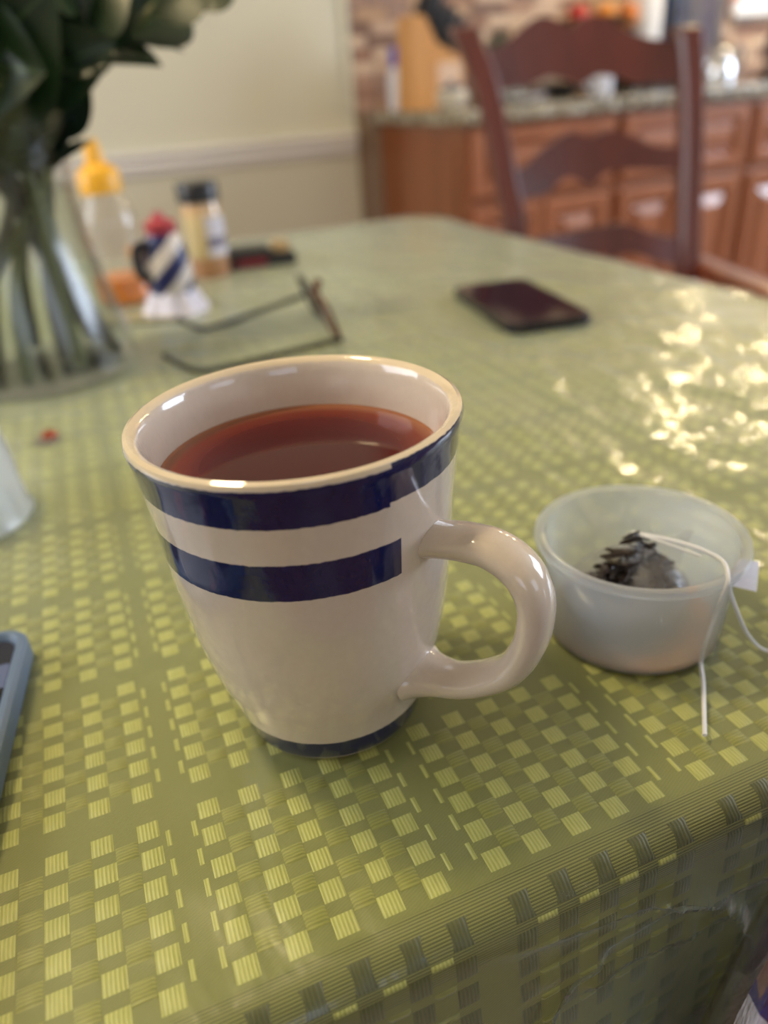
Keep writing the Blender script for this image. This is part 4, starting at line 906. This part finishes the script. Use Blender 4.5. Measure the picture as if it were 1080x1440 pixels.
chairslat('crest_rail', [(672, 70), (700, 66), (717, 57), (735, 41), (761, 22), (787, 26), (804, 39), (821, 26), (843, 19), (865, 28), (887, 43), (917, 54), (965, 56)], [(672, 122), (713, 126), (747, 119), (776, 107), (802, 111), (820, 119), (843, 106), (872, 107), (902, 118), (948, 116), (965, 116)], .022)
chairslat('middle_slat', [(705, 246), (741, 233), (774, 205), (808, 186), (835, 194), (863, 183), (891, 191), (924, 205), (968, 207)], [(705, 282), (744, 279), (774, 272), (802, 250), (835, 261), (858, 244), (891, 239), (930, 239), (968, 240)])
chairslat('lower_slat', [(718, 346), (780, 334), (813, 328), (858, 319), (885, 317), (924, 330), (966, 336)], [(718, 382), (780, 378), (813, 374), (845, 362), (869, 366), (892, 358), (924, 368), (966, 374)])
# arms
armz = Z0+HC*0
for C_, px in ((Rc, 1), (Lc, -1)):
    s0 = onplane(988, 374, BLc, cn_) if px > 0 else None
    if px > 0: A0 = s0; tgt = onz(1085, 418, s0.z-Z0); dA = (tgt-A0).normalized(); arm_d = dA; arm_z = A0.z
    else: A0 = C_[-1].copy(); A0.z = arm_z; dA = arm_d
    P = spline([A0-dA*.02, A0+dA*.10, A0+dA*.24+Vector((0, 0, .004)), A0+dA*.36+Vector((0, 0, .0)), A0+dA*.42+Vector((0, 0, -.014))], 6)
    sd = Vector((-dA.y, dA.x, 0)).normalized(); bm = BM(); barsweep(bm, P, sd, Vector((0, 0, 1)), [.040+.014*math.sin(PI*i/(len(P)-1)) for i in range(len(P))], [.030]*len(P), .35)
    ao = add('armrest', bm, wood('lit cherry arm wood', srgb(104, 44, 22), srgb(142, 66, 34), .3, 9, (1, 1, .12), .5) if px > 0 else cherry, ch)  # visible arm gets a lighter wood copy: its highlight is in the colour
    Q = A0+dA*.34; bm = BM(); lathe(bm, [(0, 0), (.016, 0), (.02, .03), (.022, .3), (.026, .42), (.024, .45), (.016, .50), (.020, .56), (.016, arm_z-.015), (0, arm_z-.015)], 16, (Q.x, Q.y, 0)); add('front_leg', bm, cherry, ch)
F1 = Rc[-1]+arm_d*.36; F0 = Lc[-1]+arm_d*.36
bm = BM(); vv_ = [Vector((p_.x, p_.y, 0)) for p_ in (Lc[-1]+arm_d*.02, Rc[-1]+arm_d*.02, F1, F0)]
lo_ = [bm.verts.new(p_+Vector((0, 0, .43))) for p_ in vv_]; hi_ = [bm.verts.new(p_+Vector((0, 0, .465))) for p_ in vv_]
for k_ in range(4): bm.faces.new((lo_[k_], lo_[(k_+1) % 4], hi_[(k_+1) % 4], hi_[k_]))
bm.faces.new(lo_[::-1]); bm.faces.new(hi_); bmesh.ops.bevel(bm, geom=bm.edges[:], offset=.010, segments=2, affect='EDGES'); add('seat', bm, cherry, ch)
for a_, b_ in ((0, 1), (1, 2), (3, 0)):
    bm = BM(); p1 = vv_[a_]+Vector((0, 0, .2)); p2 = vv_[b_]+Vector((0, 0, .2)); tube(bm, [p1, p2], .011, 10); add('stretcher', bm, cherry, ch)

# ================================================================== BAG AT THE LOWER RIGHT, ON A STOOL
q0 = ony(1024, 1430, .062)
BX = .178; BYc = .058
stool = empty('wooden_stool', (BX, -.02, 0), 'plain wooden stool in front of the table, under the shiny bag', 'stool')
bm = BM(); lathe(bm, [(0, .42), (.14, .42), (.15, .43), (.15, .445), (.14, .45), (0, .45)], 40, (BX, -.06, 0)); add('seat', bm, tw, stool)
for i in range(4):
    a_ = PI/4+i*PI/2; bm = BM(); tube(bm, [(BX+.09*math.cos(a_), -.06+.09*math.sin(a_), .425), (BX+.14*math.cos(a_), -.06+.14*math.sin(a_), 0)], [.014, .012], 12); add('leg', bm, tw, stool)
bgt = empty('snack_bag', (BX, BYc, .45), 'glossy clear-edged bag with blue and white zigzag print, at the lower right corner', 'bag')
t = NT('blue white zigzag film'); s = t.sep(t.obj()); zg = t.math('ABSOLUTE', t.math('SUBTRACT', t.math('FRACT', t.math('MULTIPLY', s[0], 26)), .5))
lim = t.math('SUBTRACT', s[2], t.math('MULTIPLY', zg, .05)); up_ = t.math('GREATER_THAN', lim, .280)
pk = t.math('MULTIPLY', t.math('GREATER_THAN', t.math('ADD', s[0], t.noise(8, 2)), .455), t.math('GREATER_THAN', s[2], .300))
bc = t.mix(up_, srgb(206, 206, 226), srgb(40, 46, 120)); bc = t.mix(pk, bc, srgb(134, 104, 104))
film = t.done(t.bsdf(bc, .12, t.bump(t.noise(30, 3, .5, None, 1.0), .7, .006), Coat_Weight=1.0, Coat_Roughness=.05))
def pillow(bm, W, H_, D, y0=0, z0=0, n=28):
    gs = []
    for sgn in (-1, 1):
        g_ = []
        for j in range(n+1):
            r_ = []
            for i in range(n+1):
                a_, b_ = -1+2*i/n, -1+2*j/n; zz_ = .5+.5*b_; round_ = 1-.35*max(0, b_)**4*abs(a_)
                pinch = ((1-abs(a_)**3)*(1-abs(b_)**4))**.5 if abs(a_) < 1 and abs(b_) < 1 else 0
                wide = math.sqrt(max(0, 1-max(0, (b_-.25)/.75)**2.2*.28))
                r_.append(bm.verts.new((a_*W/2*wide, y0+sgn*D/2*pinch+.004*math.sin(a_*7+b_*5)*pinch, z0+zz_*H_)))
            g_.append(r_)
        gs.append(g_)
    for s_, g_ in enumerate(gs):
        for a_, b_ in zip(g_, g_[1:]):
            for i in range(n): bm.faces.new((a_[i], a_[i+1], b_[i+1], b_[i]) if s_ == 0 else (a_[i], b_[i], b_[i+1], a_[i+1]))
    bmesh.ops.remove_doubles(bm, verts=bm.verts[:], dist=.0002); return bm
bm = BM(); pillow(bm, .150, .362, .030); add('printed_film', bm, film, bgt, True, 'local')
bm = BM(); pillow(bm, .174, .378, .034); add('clear_film', bm, clear('crinkled clear film', (1, 1, 1, 1), .08, .08, 1.5), bgt, True, 'local')

# ================================================================== CEILING LAMPS (warm), seen only as glints in the clear cover
def bulb(name, loc, r_, power, label, group):
    e = empty(name, loc, label, 'lamp', group)
    bm = BM(); lathe(bm, [(0, .03), (.05, .03), (.055, .0), (.05, -.004), (.045, .0), (0, .012)], 24); add('fitting', bm, simple('lamp white', srgb(230, 228, 220), .4), e, True, 'local')
    t = NT('lamp glow'); em = t.n('ShaderNodeEmission'); em.inputs[0].default_value = (1, .80, .45, 1); em.inputs[1].default_value = power/(r_*r_*PI*PI*4)
    bm = BM(); bmesh.ops.create_uvsphere(bm, u_segments=16, v_segments=10, radius=r_); bm.transform(Matrix.Translation((0, 0, -r_-.003))); add('globe', bm, t.done(em.outputs[0]), e, True, 'local')
for x_, y_ in ((2.45, 2.1), (2.8, 2.0), (2.1, 2.2)): bulb('pendant_lamp', (x_, y_, 1.60+.07*x_), .032, 13, {2.45: 'middle of three warm pendant lamps above the kitchen counter', 2.8: 'right hand one of three warm pendant lamps above the kitchen counter', 2.1: 'left hand one of three warm pendant lamps above the kitchen counter'}[x_], 'pendant lamps over the counter')
bulb('hanging_lamp', (-.30, .56, 2.02), .085, 38, 'frosted warm globe lamp hung over the dining table', None)
bpy.context.view_layer.update()
